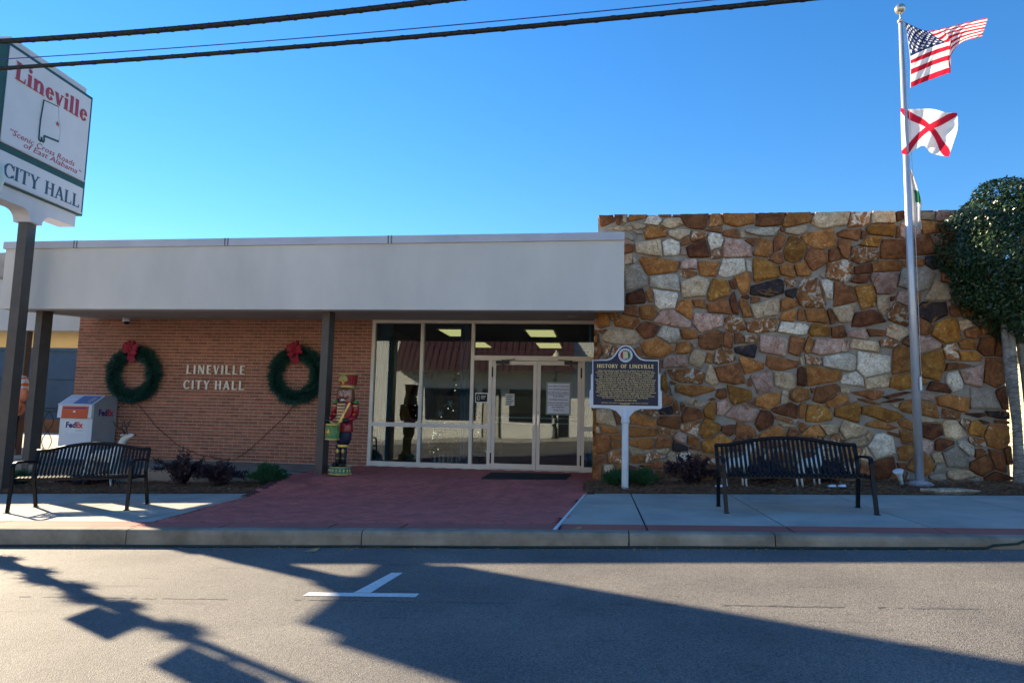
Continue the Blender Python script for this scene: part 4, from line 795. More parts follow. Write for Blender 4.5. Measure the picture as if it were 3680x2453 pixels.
cab = sb(0, SWD, zS0, zS1, -DP, 0, 'cabinet', M_GREEN)
zA = onsign(*zz(500, 1100))[1]; zB = onsign(*zz(505, 1155))[1]; zC = onsign(*zz(492, 1300))[1]
m_ = .055
for sgn, nm in ((1, 'front'), (-1, 'back')):
    d0, d1 = (.0, .012) if sgn > 0 else (-DP-.012, -DP)
    sb(m_, SWD-m_, zA, zS1-.06, d0, d1, 'upper_panel', M_SIGNW); sb(m_, SWD-m_, zC, zB, d0, d1, 'lower_panel', M_SIGNW)
sb(m_, SWD-m_, zA-.03, zA-.001, 0, .03, 'panel_ledge', M_BOXW); sb(m_, SWD-m_, zC-.035, zC-.001, 0, .03, 'panel_ledge', M_BOXW)
sb(.1, SWD-.12, zS1, zS1+.13, -DP+.06, -.05, 'top_housing', M_BOXW)
# white saddle under the cabinet with a curved throat
th_ = .34; zb0 = zS0-.30; pc = SWD/2; prof = [(.12, zS0-.002), (.12, zb0+.12), (.30, zb0+.10)]
N_ = 8; cut = []
for i in range(N_+1): a = PI/2*i/N_; cut.append((.42+.28*math.sin(a), zb0+.10-.26*(1-math.cos(a))))
left = [(pc-.02-x0, z0) for x0, z0 in []]
hw_ = .16
zb0 = onsign(273, 814)[1]; hw_ = .13; poly = [(.10, zS0-.002), (.10, zb0), (pc-hw_-.2, zb0)]+[(pc-hw_-.2+.2*math.sin(PI/2*i/6), zb0-.2*(1-math.cos(PI/2*i/6))) for i in range(7)]
poly = poly+[(SWD-a, z) for a, z in poly[::-1]]
mb = MB(); o_ = A0-snor*(DP-.05); mb.plate(poly[::-1] if False else poly, o_, sdir, Vector((0,0,1)), (DP-.1)*(1 if sdir.cross(Vector((0,0,1))).dot(snor) > 0 else -1)); mb.build('saddle', M_BOXW, sg)
zpt = zb0-.19; pw = .155
ctr = A0+sdir*pc-snor*(DP/2)
mb = MB(); mb.obox((ctr.x, ctr.y, (zpt-.45)/2), sdir*.10, snor*.085, Vector((0,0,(zpt+.45)/2))); mb.build('pole', M_POST, sg)
Z = Vector((0,0,1)); fl = sdir if sdir.cross(Z).dot(snor) > 0 else -sdir
def spt(a, z, off=.014): return A0+sdir*a+snor*off+Z*z
a0, z0 = onsign(*zz(82, 512)); a1, z1 = onsign(*zz(528, 724)); hcap = onsign(*zz(452, 585))[1]-onsign(*zz(470, 700))[1]
serif_letters('Lineville', spt(a0+.012, (z0+z1)/2-.012, .0135), sdir, Z, hcap/1.0, a1-a0, .002, M_SHAD, sg, True, .21, .08, .05, 'letter_edge')
serif_letters('Lineville', spt(a0, (z0+z1)/2, .0175), sdir, Z, hcap/1.0, a1-a0, .006, M_SRED, sg, True, .21, .08, .05)
a0, z0 = onsign(*zz(8, 1102)); a1, z1 = onsign(*zz(482, 1250)); hc = onsign(*zz(270, 1103))[1]-onsign(*zz(262, 1182))[1]
serif_letters('CITY HALL', spt(a0, (z0+z1)/2, .0135), sdir, Z, hc, a1-a0, .006, M_SNAVY, sg, True, .17, .065, .05, wgap=.45)
def lines(body, q0, q1, h, mat):
    a0, z0 = onsign(*zz(*q0)); a1, z1 = onsign(*zz(*q1)); text(body, spt(a0, (z0+z1)/2, .0135), sdir, Z, h, mat, sg, 'script_line', width=a1-a0, shear=.28, bold=.006, th=.002)
lines('\u201cScenic Cross Roads', (42, 845), (446, 990), .10, M_SRED); lines('of East Alabama\u201d', (130, 932), (490, 1046), .10, M_SRED)
st_pts = [(262, 612), (355, 655), (356, 720), (365, 805), (355, 868), (264, 832), (266, 862), (256, 872), (248, 840), (245, 868), (230, 850), (240, 740)]
op = [onsign(*zz(x, y)) for x, y in st_pts]
for i in range(len(op)):
    a, b = op[i], op[(i+1) % len(op)]; thick = .034 if i in (5, 6, 7, 8, 9, 10, 11, 4) else (.016 if i == 0 else .007)
    mb = MB(); mb.bar(spt(*a, .016+i*.0003), spt(*b, .016+i*.0003), .004, thick, Z); mb.build('state_outline', M_GREEN if thick > .01 else M_BOXW, sg)
a, z = onsign(*zz(348, 760)); star = [(a+(.055 if i % 2 == 0 else .022)*math.sin(i*PI/5), z+(.055 if i % 2 == 0 else .022)*math.cos(i*PI/5)) for i in range(10)][::-1]
mb = MB(); mb.plate([(q[0], q[1]) for q in star], A0+snor*.0135, sdir, Z, .004 if fl == sdir else -.004); mb.build('star', M_SRED, sg)
# ------------------------------------------------------------------ decorated lamp post left of the frame (it throws the long ragged shadow)
M_LPOST = M('lamp_black', (.02,.022,.022), .45, .2, 6); M_NEEDLE = leafmat('garland_needles', (.012,.05,.028), (.035,.11,.06), .6, .1); M_GLOBE = M('lamp_globe', (.75,.66,.48), .35, .05, 3)
def lamp_post(x, y, z0, label, signs=True):
    t = thing('lamp_post', (x, y, z0), label, 'lamp post', 'garlanded lamp posts')
    MB().lathe((x, y, z0), [(.2, 0), (.2, .08), (.15, .14), (.13, .5), (.09, .62), (.06, .7)], 16).build('base', M_LPOST, t)
    MB().tube([(x, y, z0+.7), (x, y, z0+3.75)], [.055, .04], 10).build('pole', M_LPOST, t)
    MB().lathe((x, y, z0+3.75), [(.05, 0), (.12, .06), (.12, .12), (.09, .14)], 14).build('collar', M_LPOST, t)
    MB().lathe((x, y, z0+3.89), [(.1, 0), (.2, .12), (.24, .3), (.22, .48), (.12, .62), (.05, .7), (.02, .78)], 18).build('globe', M_GLOBE, t)
    r = random.Random(int(x*10)); mb = MB()
    for i in range(3800):
        k = r.random(); a0 = k*11*PI; zz_ = z0+.5+2.6*k; c = Vector((x+.075*math.cos(a0), y+.075*math.sin(a0), zz_)); a, b = r.uniform(0, 2*PI), math.acos(r.uniform(-1, 1)); d = Vector((math.cos(a)*math.sin(b), math.sin(a)*math.sin(b), math.cos(b)))
        s = d.cross(Vector((.3,.5,.8))).normalized()*.009; L = r.uniform(.08, .21); mb.add([c+d*.01-s, c+d*.01+s, c+d*L], [(0,1,2)])
    mb.build('garland', M_NEEDLE, t)
    if signs:
        for za, zb2, w_ in ((2.40, 2.78, .30), (3.10, 3.56, .32)):
            MB().box((x-.012, y-.08-w_, z0+za), (x+.012, y-.08, z0+zb2)).build('sign_plate', M_SIGNW, t)
            MB().box((x-.02, y-.09, z0+(za+zb2)/2-.02), (x+.02, y, z0+(za+zb2)/2+.02)).build('clamp', M_LPOST, t)
lamp_post(-7.66, 7.41, pave(-7.66), 'black lamp post wrapped in green garland, at the kerb by the town sign')
lamp_post(-2.1, -9.9, road(-2.1)+.15, 'garlanded lamp post across the street, mirrored left of the doors', False)
# ------------------------------------------------------------------ history marker
mk = atg(2248, 1762); zk = zc(2080, 1220, 5.6); YK = mk.y
M_MNAVY = M('marker_navy', (.012,.013,.040), .45, .1, 5); M_MSILV = M('marker_silver', (.62,.64,.68), .45, .05, 4); M_MGOLD = M('marker_gold', (.85,.62,.24), .4, .06, 20)
mark = thing('history_marker', (mk.x, YK, mk.z), 'navy cast history marker with gold lettering on a white post by the stone wall', 'marker')
def mp_(x, y, dy=0): p = aty(*zk(x, y), YK-dy); return p
def poly_on(pts, y, th, name, mat, parent=mark):            # pts in crop units -> plate facing the street at depth y
    q = [mp_(*p) for p in pts]; mb = MB(); mb.plate([(p.x, p.z) for p in q][::-1], (0, y, 0), (1,0,0), (0,0,1), th); return mb.build(name, mat, parent)
def smooth(pts, n=5):
    out = []
    for i in range(len(pts)-1):
        p0, p1, p2, p3 = pts[max(i-1, 0)], pts[i], pts[i+1], pts[min(i+2, len(pts)-1)]
        for k in range(n):
            t = k/n; out.append(tuple(.5*(2*p1[j]+(p2[j]-p0[j])*t+(2*p0[j]-5*p1[j]+4*p2[j]-p3[j])*t*t+(3*p1[j]-p0[j]-3*p2[j]+p3[j])*t**3) for j in (0, 1)))
    return out+[pts[-1]]
dome = smooth([(545, 405), (640, 375), (715, 310), (770, 225), (845, 145), (940, 116), (1035, 145), (1110, 225), (1165, 310), (1240, 378), (1335, 408)])
outl = [(215, 1335), (217, 1030), (243, 1000), (245, 705), (272, 680), (275, 412)]+dome+[(1608, 415), (1610, 690), (1636, 715), (1638, 1015), (1664, 1045), (1670, 1340), (1660, 1375), (1630, 1395), (1235, 1392), (1215, 1410), (665, 1405), (645, 1380), (280, 1368), (240, 1362)]
poly_on(outl, YK+.03, .06, 'plate', M_MSILV)
dome2 = smooth([(560, 427), (655, 397), (735, 325), (790, 238), (860, 168), (940, 140), (1020, 168), (1090, 238), (1145, 325), (1225, 400), (1320, 430)])
poly_on([(292, 1310), (292, 425)]+dome2+[(1592, 437), (1592, 1335)], YK-.0302, .004, 'face', M_MNAVY)
poly_on([(650, 1393), (1225, 1397), (1120, 1440), (1050, 1510), (1010, 1568), (860, 1568), (820, 1510), (750, 1435)], YK+.02, .04, 'bracket', M_MSILV)
zc0 = mp_(940, 1500).z; xk = mp_(935, 1500).x
MB().lathe((xk, YK, zc0-.14), [(.06, 0), (.066, .01), (.066, .06), (.06, .07), (.06, .14), (.05, .19), (.03, .225), (.008, .24)], 18).build('cap', M_MSILV, mark)
MB().lathe((xk, YK, mk.z-.05), [(.052, 0), (.05, zc0-.14-mk.z+.05)], 12, smooth=False).build('post', M('marker_post_white', (.66,.67,.69), .5, .08, 5), mark)
p = mp_(937, 318); rs = (mp_(1080, 318).x-mp_(794, 318).x)/2; ys = YK-.0345
def disc(r, y, mat, name, a0=0, a1=360, n=28, cx=None, par=mark): mb = MB(); q = [(r*math.cos(math.radians(a0+(a1-a0)*i/n)), r*math.sin(math.radians(a0+(a1-a0)*i/n))) for i in range(n+1)]; mb.plate(q[:-1] if a1-a0 == 360 else q, (p.x, y, p.z), (1,0,0), (0,0,1), .002); return mb.build(name, mat, par)
seal = disc(rs, ys, M_MSILV, 'seal'); disc(rs*.72, ys-.0025, M('seal_red', (.30,.02,.03), .5), 'red_field', 90, 270, par=seal); disc(rs*.72, ys-.0025, M('seal_green', (.02,.14,.05), .5), 'green_field', -90, 90, par=seal)
disc(rs*.70, ys-.0046, M('seal_blue', (.10,.22,.42), .5), 'blue_gulf', 225, 315, par=seal)
mb = MB(); mb.plate([(x*rs, y*rs) for x, y in ((-.34,-.52), (-.34,.55), (.28,.55), (.36,-.42), (-.12,-.44), (-.14,-.58), (-.24,-.58), (-.26,-.46))][::-1], (p.x, ys-.0075, p.z), (1,0,0), (0,0,1), .002); mb.build('state_shape', M('seal_tan', (.60,.48,.28), .5), seal)
for i, ch in enumerate('ALABAMA'):
    a = math.radians(90+66-22*i); text(ch, (p.x+rs*.78*math.cos(a)-.0*rs, ys-.003, p.z+rs*.78*math.sin(a)), (math.sin(a), 0, -math.cos(a)), (math.cos(a), 0, math.sin(a)), rs*.15, M_MNAVY, seal, 'seal_text', align='CENTER', bold=.02)
for i, ch in enumerate('GREAT SEAL'):
    if ch == ' ': continue
    a = math.radians(270-75+16.6*i); text(ch, (p.x+rs*.92*math.cos(a), ys-.003, p.z+rs*.92*math.sin(a)), (-math.sin(a), 0, math.cos(a)), (-math.cos(a), 0, -math.sin(a)), rs*.14, M_MNAVY, seal, 'seal_text', align='CENTER', bold=.02)
q0, q1 = mp_(365, 572), mp_(1508, 580); hcap = mp_(365, 497).z-q0.z; yt = YK-.0343
serif_letters('HISTORY OF LINEVILLE', (q0.x, yt, (q0.z+q1.z)/2), (1,0,0), (0,0,1), hcap, q1.x-q0.x, .003, M_MGOLD, mark, True, .22, .10, .05, wgap=.62)
BODY = ['Native Americans were the first to inhabit the area known as', 'Lineville. The Creek Indian War of 1813, however, resulted in their', 'removal. The first white settlers here were William and Thomas', "Lundie. Their settlement became known as Lundie's Cross Roads", 'after a trading post opened in the 1830s to serve pioneers', "and miners searching for gold. In 1838, Lundie's Cross Roads became", 'known as County Line, probably for the Baptist Church, founded', 'in 1848 and located on what was then the boundary line between', 'Talladega and Randolph County. Also in 1856, a post office was', 'established in Lineville, schools were consolidated, and corn and', 'cotton became cash crops. In the 1860s, some 24 area men were', 'interred in the Old Lineville Cemetery. By the end of the Civil', 'War, Confederate money had become useless and the area suffered', "hardships. Clay County formed in 1866. The town's name,", 'County Line, was changed to Lineville in 1870, when it became', 'the temporary seat of government for Clay County.']
EXT = [(382,1495), (343,1532), (368,1508), (373,1502), (410,1465), (326,1548), (356,1522), (348,1528), (364,1512), (358,1518), (352,1524), (366,1510), (342,1542), (420,1452), (364,1514), (472,1396)]
for i, (s, (xa_, xb_)) in enumerate(zip(BODY, EXT)):
    y = 636+i*36.2; a, b = mp_(xa_, y), mp_(xb_, y+6); text(s, (a.x, yt, (a.z+b.z)/2), (1,0,0), (0,0,1), .0195, M_MGOLD, mark, 'text_line', width=b.x-a.x, bold=.008)
for s, y, xa_, xb_, h, in (('(Continued on other side)', 1228, 718, 1158, .02), ('ERECTED BY THE ALABAMA TOURISM DEPARTMENT AND THE CITY OF LINEVILLE', 1280, 455, 1390, .0115), ('NOVEMBER 2010', 1305, 830, 1020, .0115)):
    a, b = mp_(xa_, y), mp_(xb_, y+5); text(s, (a.x, yt, (a.z+b.z)/2), (1,0,0), (0,0,1), h, M_MGOLD, mark, 'text_line', width=b.x-a.x, bold=.02)
# ------------------------------------------------------------------ flagpole and flags
YP = 11.12; fpz = aty(3307, 1741, YP); M_ALU = M('spun_aluminium', (.55,.56,.60), .38, .08, 3, .03, 30, metal=.45)
top = aty(3236, 82, YP); fp = thing('flagpole', fpz, 'tall tapered aluminium flagpole with a ball finial beside the right bench', 'flagpole')
H = top.z-fpz.z; bx = (fpz.x+top.x)/2
fpz = Vector((bx, YP, fpz.z))
MB().tube([(bx, YP, fpz.z), (bx, YP, fpz.z+H*.45), (bx, YP, fpz.z+H)], [.061, .057, .032], 20).build('pole', M_ALU, fp)
MB().lathe((bx, YP, fpz.z-.02), [(.20, 0), (.205, .02), (.19, .045), (.12, .075), (.075, .085)], 24).build('base_collar', M_ALU, fp)
MB().tube([(bx, YP, fpz.z+H-.01), (bx, YP, fpz.z+H+.16)], .012, 8).build('spindle', M_ALU, fp); MB().lathe((bx, YP, fpz.z+H), [(.045, 0), (.05, .03), (.03, .06)], 12).build('truck', M_ALU, fp)
MB().ball((bx, YP, fpz.z+H+.235), .082, 18, 12).build('ball_finial', M('brushed_ball', (.60,.55,.45), .3, .05, metal=.8), fp)
MB().box((bx+.02, YP-.09, fpz.z+1.42), (bx+.05, YP-.06, fpz.z+1.62)).build('cleat', M_ALU, fp)
MB().tube([(bx+.07, YP-.03, fpz.z+1.5), (bx+.075, YP-.03, fpz.z+H*.6), (bx+.05, YP-.02, fpz.z+H-.02)], .005, 5).build('halyard', M('white_rope', (.6,.6,.58), .9), fp)
def flagmat(name):
    m, t, b, L = nodes(name); N = t.nodes.new; at = N('ShaderNodeVertexColor'); at.layer_name = 'print'; L(at.outputs[0], b.inputs['Base Color']); b.inputs['Roughness'].default_value = .8; b.inputs['Specular IOR Level'].default_value = .1
    tr = N('ShaderNodeBsdfTranslucent'); L(at.outputs[0], tr.inputs[0]); mx = N('ShaderNodeMixShader'); mx.inputs[0].default_value = .45; L(b.outputs[0], mx.inputs[1]); L(tr.outputs[0], mx.inputs[2]); L(mx.outputs[0], t.nodes['Material Output'].inputs[0]); return m
def cr(p0, p1, p2, p3, t): return .5*(2*p1+(p2-p0)*t+(2*p0-5*p1+4*p2-p3)*t*t+(3*p1-p0-3*p2+p3)*t**3)
def spline(vals, knots, t):
    i = max(k for k in range(len(knots)-1) if knots[k] <= t+1e-9); f = (t-knots[i])/(knots[i+1]-knots[i]); g = lambda k: vals[max(0, min(len(vals)-1, k))]
    return cr(g(i-1), g(i), g(i+1), g(i+2), f)
def flag(name, us, vs_, grid, depth, colour, label, NU=170, NV=96, z=zc(3180, 0, 1.8446)):
    G = [[aty(*z(*p), YP) for p in row] for row in grid]              # rows: per u, list over v
    V = []
    for i in range(NU+1):
        u = i/NU; colm = [spline([G[k][j] for k in range(len(us))], us, u) for j in range(len(vs_))]
        for j in range(NV+1):
            v = j/NV; p = spline(colm, vs_, v); q = (p-CAM); p = CAM+q*(1+depth(u, v)/q.length); V.append(p)
    mb = MB(); mb.add(V, [(i*(NV+1)+j, i*(NV+1)+j+1, (i+1)*(NV+1)+j+1, (i+1)*(NV+1)+j) for i in range(NU) for j in range(NV)], True)
    me = mb.mesh(name); ca = me.color_attributes.new('print', 'FLOAT_COLOR', 'CORNER'); data = []
    for i in range(NU):
        for j in range(NV): c = (*colour((i+.5)/NU, (j+.5)/NV), 1); data += c*4
    ca.data.foreach_set('color', data); me.materials.append(flagmat(name+'_cloth')); o = link(name, me); return tag(o, label, 'flag', 'flags on the pole')
FR, FB, FWH = (.52,.018,.045), (.02,.035,.12), (.80,.80,.80)
def usa(u, v):
    if u < .012: return FWH
    if u < .4 and v < 7/13:
        row = v*13/7*10; r_ = round(row-.0); 
        for r0 in (int(row), int(row)+1):
            if 1 <= r0 <= 9:
                off = 1 if r0 % 2 == 1 else 2; cpos = u/.4*12
                for c0 in range(off, 12, 2):
                    dx = (cpos-c0)/12*.76; dy = (row-r0)/10*.5385
                    rr = math.hypot(dx, dy); a = math.atan2(dx, -dy); k = abs(((a/(2*PI/5)) % 1)-.5)*2
                    if rr < .014+.020*k**1.4: return FWH
        return FB
    return FR if int(v*13) % 2 == 0 else FWH
U = [0, .15, .3, .42, .5, .6, .8, 1]; Vv = [0, .2, .4, .54, .7, .85, 1]
gus = [[(124,145),(141,200),(155,290),(165,375),(168,430),(168,500),(168,583)], [(180,170),(188,225),(215,300),(245,338),(245,400),(250,465),(250,548)], [(250,200),(268,238),(310,275),(330,305),(335,365),(335,430),(340,515)], [(300,205),(330,232),(380,262),(405,282),(408,340),(412,405),(415,487)],
       [(332,200),(370,217),(405,242),(428,275),(432,330),(437,400),(434,480)], [(385,190),(400,205),(420,228),(440,252),(445,290),(440,330),(425,400)], [(520,155),(525,175),(530,198),(530,220),(530,245),(525,265),(500,288)], [(680,118),(676,145),(666,170),(660,190),(655,210),(650,230),(640,247)]]
flag('american_flag', U, Vv, gus, lambda u, v: .10*math.sin(u*13+v*2.2)*min(1, u*4)*(.4+.6*v)+.10*sst((u-.45)/.3)*v+.012*math.sin(u*60+v*25)*min(1, u*5)-.02, usa, 'wind-blown stars and stripes flag at the top of the flagpole')
def ala(u, v):
    a = abs(u-v); b = abs(u-(1-v)); return FR if min(a, b) < .095 else FWH
gal = [[(104,715),(105,790),(107,870),(110,950),(112,1020)], [(150,724),(151,795),(153,870),(156,945),(159,1020)], [(240,722),(246,780),(252,845),(252,905),(250,965)], [(320,724),(322,790),(322,850),(312,915),(300,1010)], [(405,745),(408,800),(402,870),(382,950),(355,1028)], [(478,748),(484,800),(480,865),(455,945),(424,1040)]]
flag('state_flag', [0, .12, .36, .58, .8, 1], [0, .25, .5, .75, 1], gal, lambda u, v: -.10*(1-sst(u/.14))-.02+.07*math.sin(u*11+v*3)*min(1, u*3)+.012*math.sin(v*21+u*17)*u, ala, 'white flag with a crimson saltire below the stars and stripes', 110, 80)
gsm = [[(158,1112),(160,1200),(163,1300),(172,1400),(180,1490)], [(166,1114),(180,1200),(196,1290),(204,1400),(205,1502)], [(172,1120),(200,1205),(226,1300),(226,1400),(228,1512)], [(178,1130),(212,1225),(243,1345),(236,1410),(246,1522)]]
flag('limp_flag', [0, .33, .66, 1], [0, .25, .5, .75, 1], gsm, lambda u, v: .05*math.sin(u*12)+.02, lambda u, v: (.03,.16,.08) if .35 < u < .8 and .42 < v < .62 else FWH, 'small limp white flag with a green patch, lowest on the pole', 40, 60)
# ------------------------------------------------------------------ overhead cables
def cable(name, q, y0, y1, rad, mat, label, tw=0):
    pts = []; (xa_, ya), (xb_, yb) = q; a, b = aty(xa_, ya, y0), aty(xb_, yb, y1); d = b-a
    for i in range(-60, 141):
        t = i/80; p = a+d*t; p.z += .35*(t-.5)**2*.6-.09*.6; pts.append(p)
    mb = MB(); mb.tube(pts, rad, 8)
    o = mb.build(name, mat)
    if tw:
        L = 0; hp = []
        N2 = 1400
        for i in range(N2): t = -.7+2.3*i/N2; p = a+d*t; p.z += .35*(t-.5)**2*.6-.09*.6; an = i*.3; hp.append(p+Vector((0, math.cos(an), math.sin(an)))*rad*.93)
        m2 = MB(); m2.tube(hp, rad*.22, 5); m2.build('lashing_wire', M_LASH, o)
    return tag(o, label, 'cable')
M_CAB = M('cable_black', (.018,.019,.018), .6, .3, 20, .2, 60); M_LASH = M('lashing_wire', (.03,.033,.03), .95, spec=.05); M_BLW = M('blue_wire', (.03,.05,.30), .5)
cable('utility_cable', ((0,149),(1580,2)), 8.2, 7.6, .036, M_CAB, 'thick black overhead cable, upper one of the two', 1)
cable('utility_cable', ((0,246),(2830,3)), 8.2, 7.0, .028, M_CAB, 'thick black overhead cable, lower one of the two', 1)
cable('utility_wire', ((0,213),(2540,2)), 8.25, 7.1, .0065, M_BLW, 'thin blue overhead wire between the two black cables')
# ------------------------------------------------------------------ benches
M_BENCH = M('black_powder_coat', (.006,.008,.012), .36, .25, 12, .05, 60, spec=.22)
def make_bench():
    t = thing('park_bench', (0, 0, 0), 'black steel slatted bench with arched back in front of the stone wall', 'bench', 'slatted steel benches')
    L = 1.74; n = 29; arch = lambda x: .735+.085*max(0, math.cos(x/(L/2)*PI/2*1.12))**1.1
    def back(z): return .40+.16*(z-.40)/.45                          # y of the back surface at height z
    for i in range(n):
        x = -L/2+.03+(L-.06)*i/(n-1); zt2 = arch(x)
        P = [(.015, .40), (.0, .425), (.03, .442), (.12, .436), (.26, .418), (.37, .41), (.405, .43), (.42, .47), (back(.6), .6), (back(zt2), zt2)]
        mb = MB(); hw2, th = .019, .006; vs_ = []
        for k, (y, z) in enumerate(P):
            a, b = P[max(0, k-1)], P[min(len(P)-1, k+1)]; d = math.hypot(b[0]-a[0], b[1]-a[1]); ny, nz = -(b[1]-a[1])/d, (b[0]-a[0])/d
            vs_ += [(x-hw2, y, z), (x+hw2, y, z), (x+hw2, y-ny*th, z-nz*th), (x-hw2, y-ny*th, z-nz*th)]
        m = len(P); mb.add(vs_, [(k*4+j, k*4+(j+1) % 4, (k+1)*4+(j+1) % 4, (k+1)*4+j) for k in range(m-1) for j in range(4)]+[(3,2,1,0), (m*4-4, m*4-3, m*4-2, m*4-1)]); mb.build('slat', M_BENCH, t)
    xs = [-L/2-.06+(L+.12)*i/24 for i in range(25)]
    MB().tube([(x, back(arch(x))+.0, arch(x)+.012) for x in xs], .022, 8).build('top_rail', M_BENCH, t)
    for y, z, nm in ((.03, .405, 'front_rail'), (.40, .385, 'rear_rail'), (.22, .395, 'middle_rail')): MB().bar((-L/2-.03, y, z), (L/2+.03, y, z), .03, .04).build(nm, M_BENCH, t)
    for s in (-1, 1):
        x = s*(L/2+.045)
        def flat(pts, nm, wd=.05, th=.028):
            mb = MB(); vs_ = []; m = len(pts)
            for k, (y, z) in enumerate(pts):
                a, b = pts[max(0, k-1)], pts[min(m-1, k+1)]; d = math.hypot(b[0]-a[0], b[1]-a[1]); ny, nz = -(b[1]-a[1])/d, (b[0]-a[0])/d
                vs_ += [(x-wd/2, y+ny*th/2, z+nz*th/2), (x+wd/2, y+ny*th/2, z+nz*th/2), (x+wd/2, y-ny*th/2, z-nz*th/2), (x-wd/2, y-ny*th/2, z-nz*th/2)]
            mb.add(vs_, [(k*4+j, k*4+(j+1) % 4, (k+1)*4+(j+1) % 4, (k+1)*4+j) for k in range(m-1) for j in range(4)]+[(3,2,1,0), (m*4-4, m*4-3, m*4-2, m*4-1)]); return mb.build(nm, M_BENCH, t)
        lg = flat([(-.075, .0), (-.055, .12), (-.02, .36), (-.012, .48), (-.012, .56), (.01, .605), (.05, .622)], 'leg'); MB().box((x-.03, -.115, 0), (x+.03, -.04, .008)).build('foot', M_BENCH, lg)
        flat([(.051, .622), (.2, .622), (.34, .612), (.455, .605)], 'armrest')
        lg = flat([(.53, .0), (.50, .15), (.445, .38), (.44, .46), (.475, .60), (.53, .745)], 'leg'); MB().box((x-.03, .50, 0), (x+.03, .575, .008)).build('foot', M_BENCH, lg)
        MB().bar((x, -.01, .40), (x, .44, .39), .025, .035).build('side_rail', M_BENCH, t)
    return t
b1 = make_bench(); fl_, fr_ = atg(2606, 1846), atg(3152, 1846); c = (fl_+fr_)/2; ang = math.atan2(fr_.y-fl_.y, fr_.x-fl_.x)
def set_bench(b, fl_, fr_):
    c = (fl_+fr_)/2; d = fr_-fl_; ang = math.atan2(d.y, d.x); tilt = math.atan2(d.z, math.hypot(d.x, d.y)); 
    b.rotation_euler = (Matrix.Rotation(ang, 3, 'Z') @ Matrix.Rotation(-tilt, 3, 'Y')).to_euler(); b.location = c+Vector((-math.sin(ang), math.cos(ang), 0))*.075
    s = d.length/1.83; b.scale = (s, 1, 1); return s
c = (fl_+fr_)/2; h_ = (fr_-fl_).length*.5*.965; a_ = math.radians(-1.5); fl_, fr_ = [Vector((c.x+s*h_*math.cos(a_), c.y+s*h_*math.sin(a_), pave(c.x+s*h_))) for s in (-1, 1)]
s1 = set_bench(b1, fl_, fr_); b2 = copy_tree(b1); b2['label'] = 'black steel slatted bench on the sunlit pavement by the parcel box'
fl2, fr2 = atg(25, 1843), atg(455, 1832); s2 = set_bench(b2, fl2, fr2); print('bench scale', s1, s2, fl2, fr2)
# ------------------------------------------------------------------ parcel drop box
M_BXW = M('box_white', (.68,.70,.74), .4, .04, 3); M_BXG = M('box_grey', (.33,.33,.35), .5, .06, 3); M_OR = M('box_orange', (.62,.085,.02), .4, .06, 3); M_PUR = M('logo_purple', (.045,.02,.13), .5); M_LRED = M('logo_red', (.62,.03,.05), .5); M_LGR = M('logo_grey', (.33,.34,.37), .5); M_BLUEP = M('box_blue_print', (.10,.15,.36), .4)
zq = zc(0, 1330, 4.238); Yb0, Yb1 = 12.55, 13.22
fl3 = aty(*zq(905, 1000), Yb0); fr3 = aty(*zq(1392, 1000), Yb0); x0, x1 = fl3.x, fr3.x; zr0 = aty(*zq(1375, 520), Yb0-.06).z; zr1 = zr0+.17
bx_ = thing('parcel_drop_box', ((x0+x1)/2, Yb0, .19), 'white and grey parcel drop box with orange chute and FedEx lettering against the brick wall', 'drop box')
Yr = Yb0+.26
mb = MB(); pr = [(Yb0, .19), (Yb1, .19), (Yb1, zr1), (Yr, zr1), (Yb0, zr0)]; nn = len(pr)
mb.add([(x, y, z) for x in (x0, x1) for y, z in pr], [tuple(range(nn)), tuple(range(2*nn-1, nn-1, -1))]+[(i, nn+i, nn+(i+1) % nn, (i+1) % nn) for i in range(nn)]); body = mb.build('body', M_BXG, bx_)
zl = aty(*zq(1390, 738), Yb0).z
MB().box((x0-.004, Yb0-.018, .2), (x1+.004, Yb0-.001, zl)).build('front_door', M_BXW, bx_)
MB().box((x0+.06, Yb0-.024, .28), (x1-.06, Yb0-.0181, zl-.04)).build('door_panel', M_BXW, bx_)
hd = MB(); hp = [(Yb0-.075, zl+.012), (Yb0-.002, zl+.012), (Yb0-.002, zr0-.005), (Yb0-.06, zr0-.02)]
hd.add([(x, y, z) for x in (x0-.03, x1+.012) for y, z in hp], [(0,1,2,3), (7,6,5,4)]+[(i, 4+i, 4+(i+1) % 4, (i+1) % 4) for i in range(4)]); hood = hd.build('hood', M_BXW, bx_)
def hoodpt(u, v, off): y = hp[0][0]+(hp[3][0]-hp[0][0])*v-off; return (x0-.03+(x1-x0+.042)*u, y, hp[0][1]+(hp[3][1]-hp[0][1])*v)
mb = MB(); mb.add([hoodpt(.13, .0, .006), hoodpt(.90, .0, .006), hoodpt(.90, .94, .006), hoodpt(.13, .94, .006)]+[hoodpt(.13, .0, 0), hoodpt(.90, .0, 0), hoodpt(.90, .94, 0), hoodpt(.13, .94, 0)], [(0,1,2,3), (0,4,5,1), (1,5,6,2), (2,6,7,3), (3,7,4,0)]); chute = mb.build('chute', M_OR, bx_)
mb = MB(); mb.add([hoodpt(.17, .74, .008), hoodpt(.84, .74, .008), hoodpt(.84, .82, .008), hoodpt(.17, .82, .008)], [(0,1,2,3)]); mb.build('slot', M_PUR, chute)
e_ = hoodpt(.5, .5, .008); MB().add([(e_[0]+.03*math.cos(k*PI/6), e_[1], e_[2]+.02*math.sin(k*PI/6)) for k in range(12)], [tuple(range(12))]).build('emblem', M_BXW, chute)
rf = MB(); rn = [(Yb0-.07, zr0-.012), (Yr, zr1+.006), (Yr, zr1-.01), (Yb0-.06, zr0-.03)]
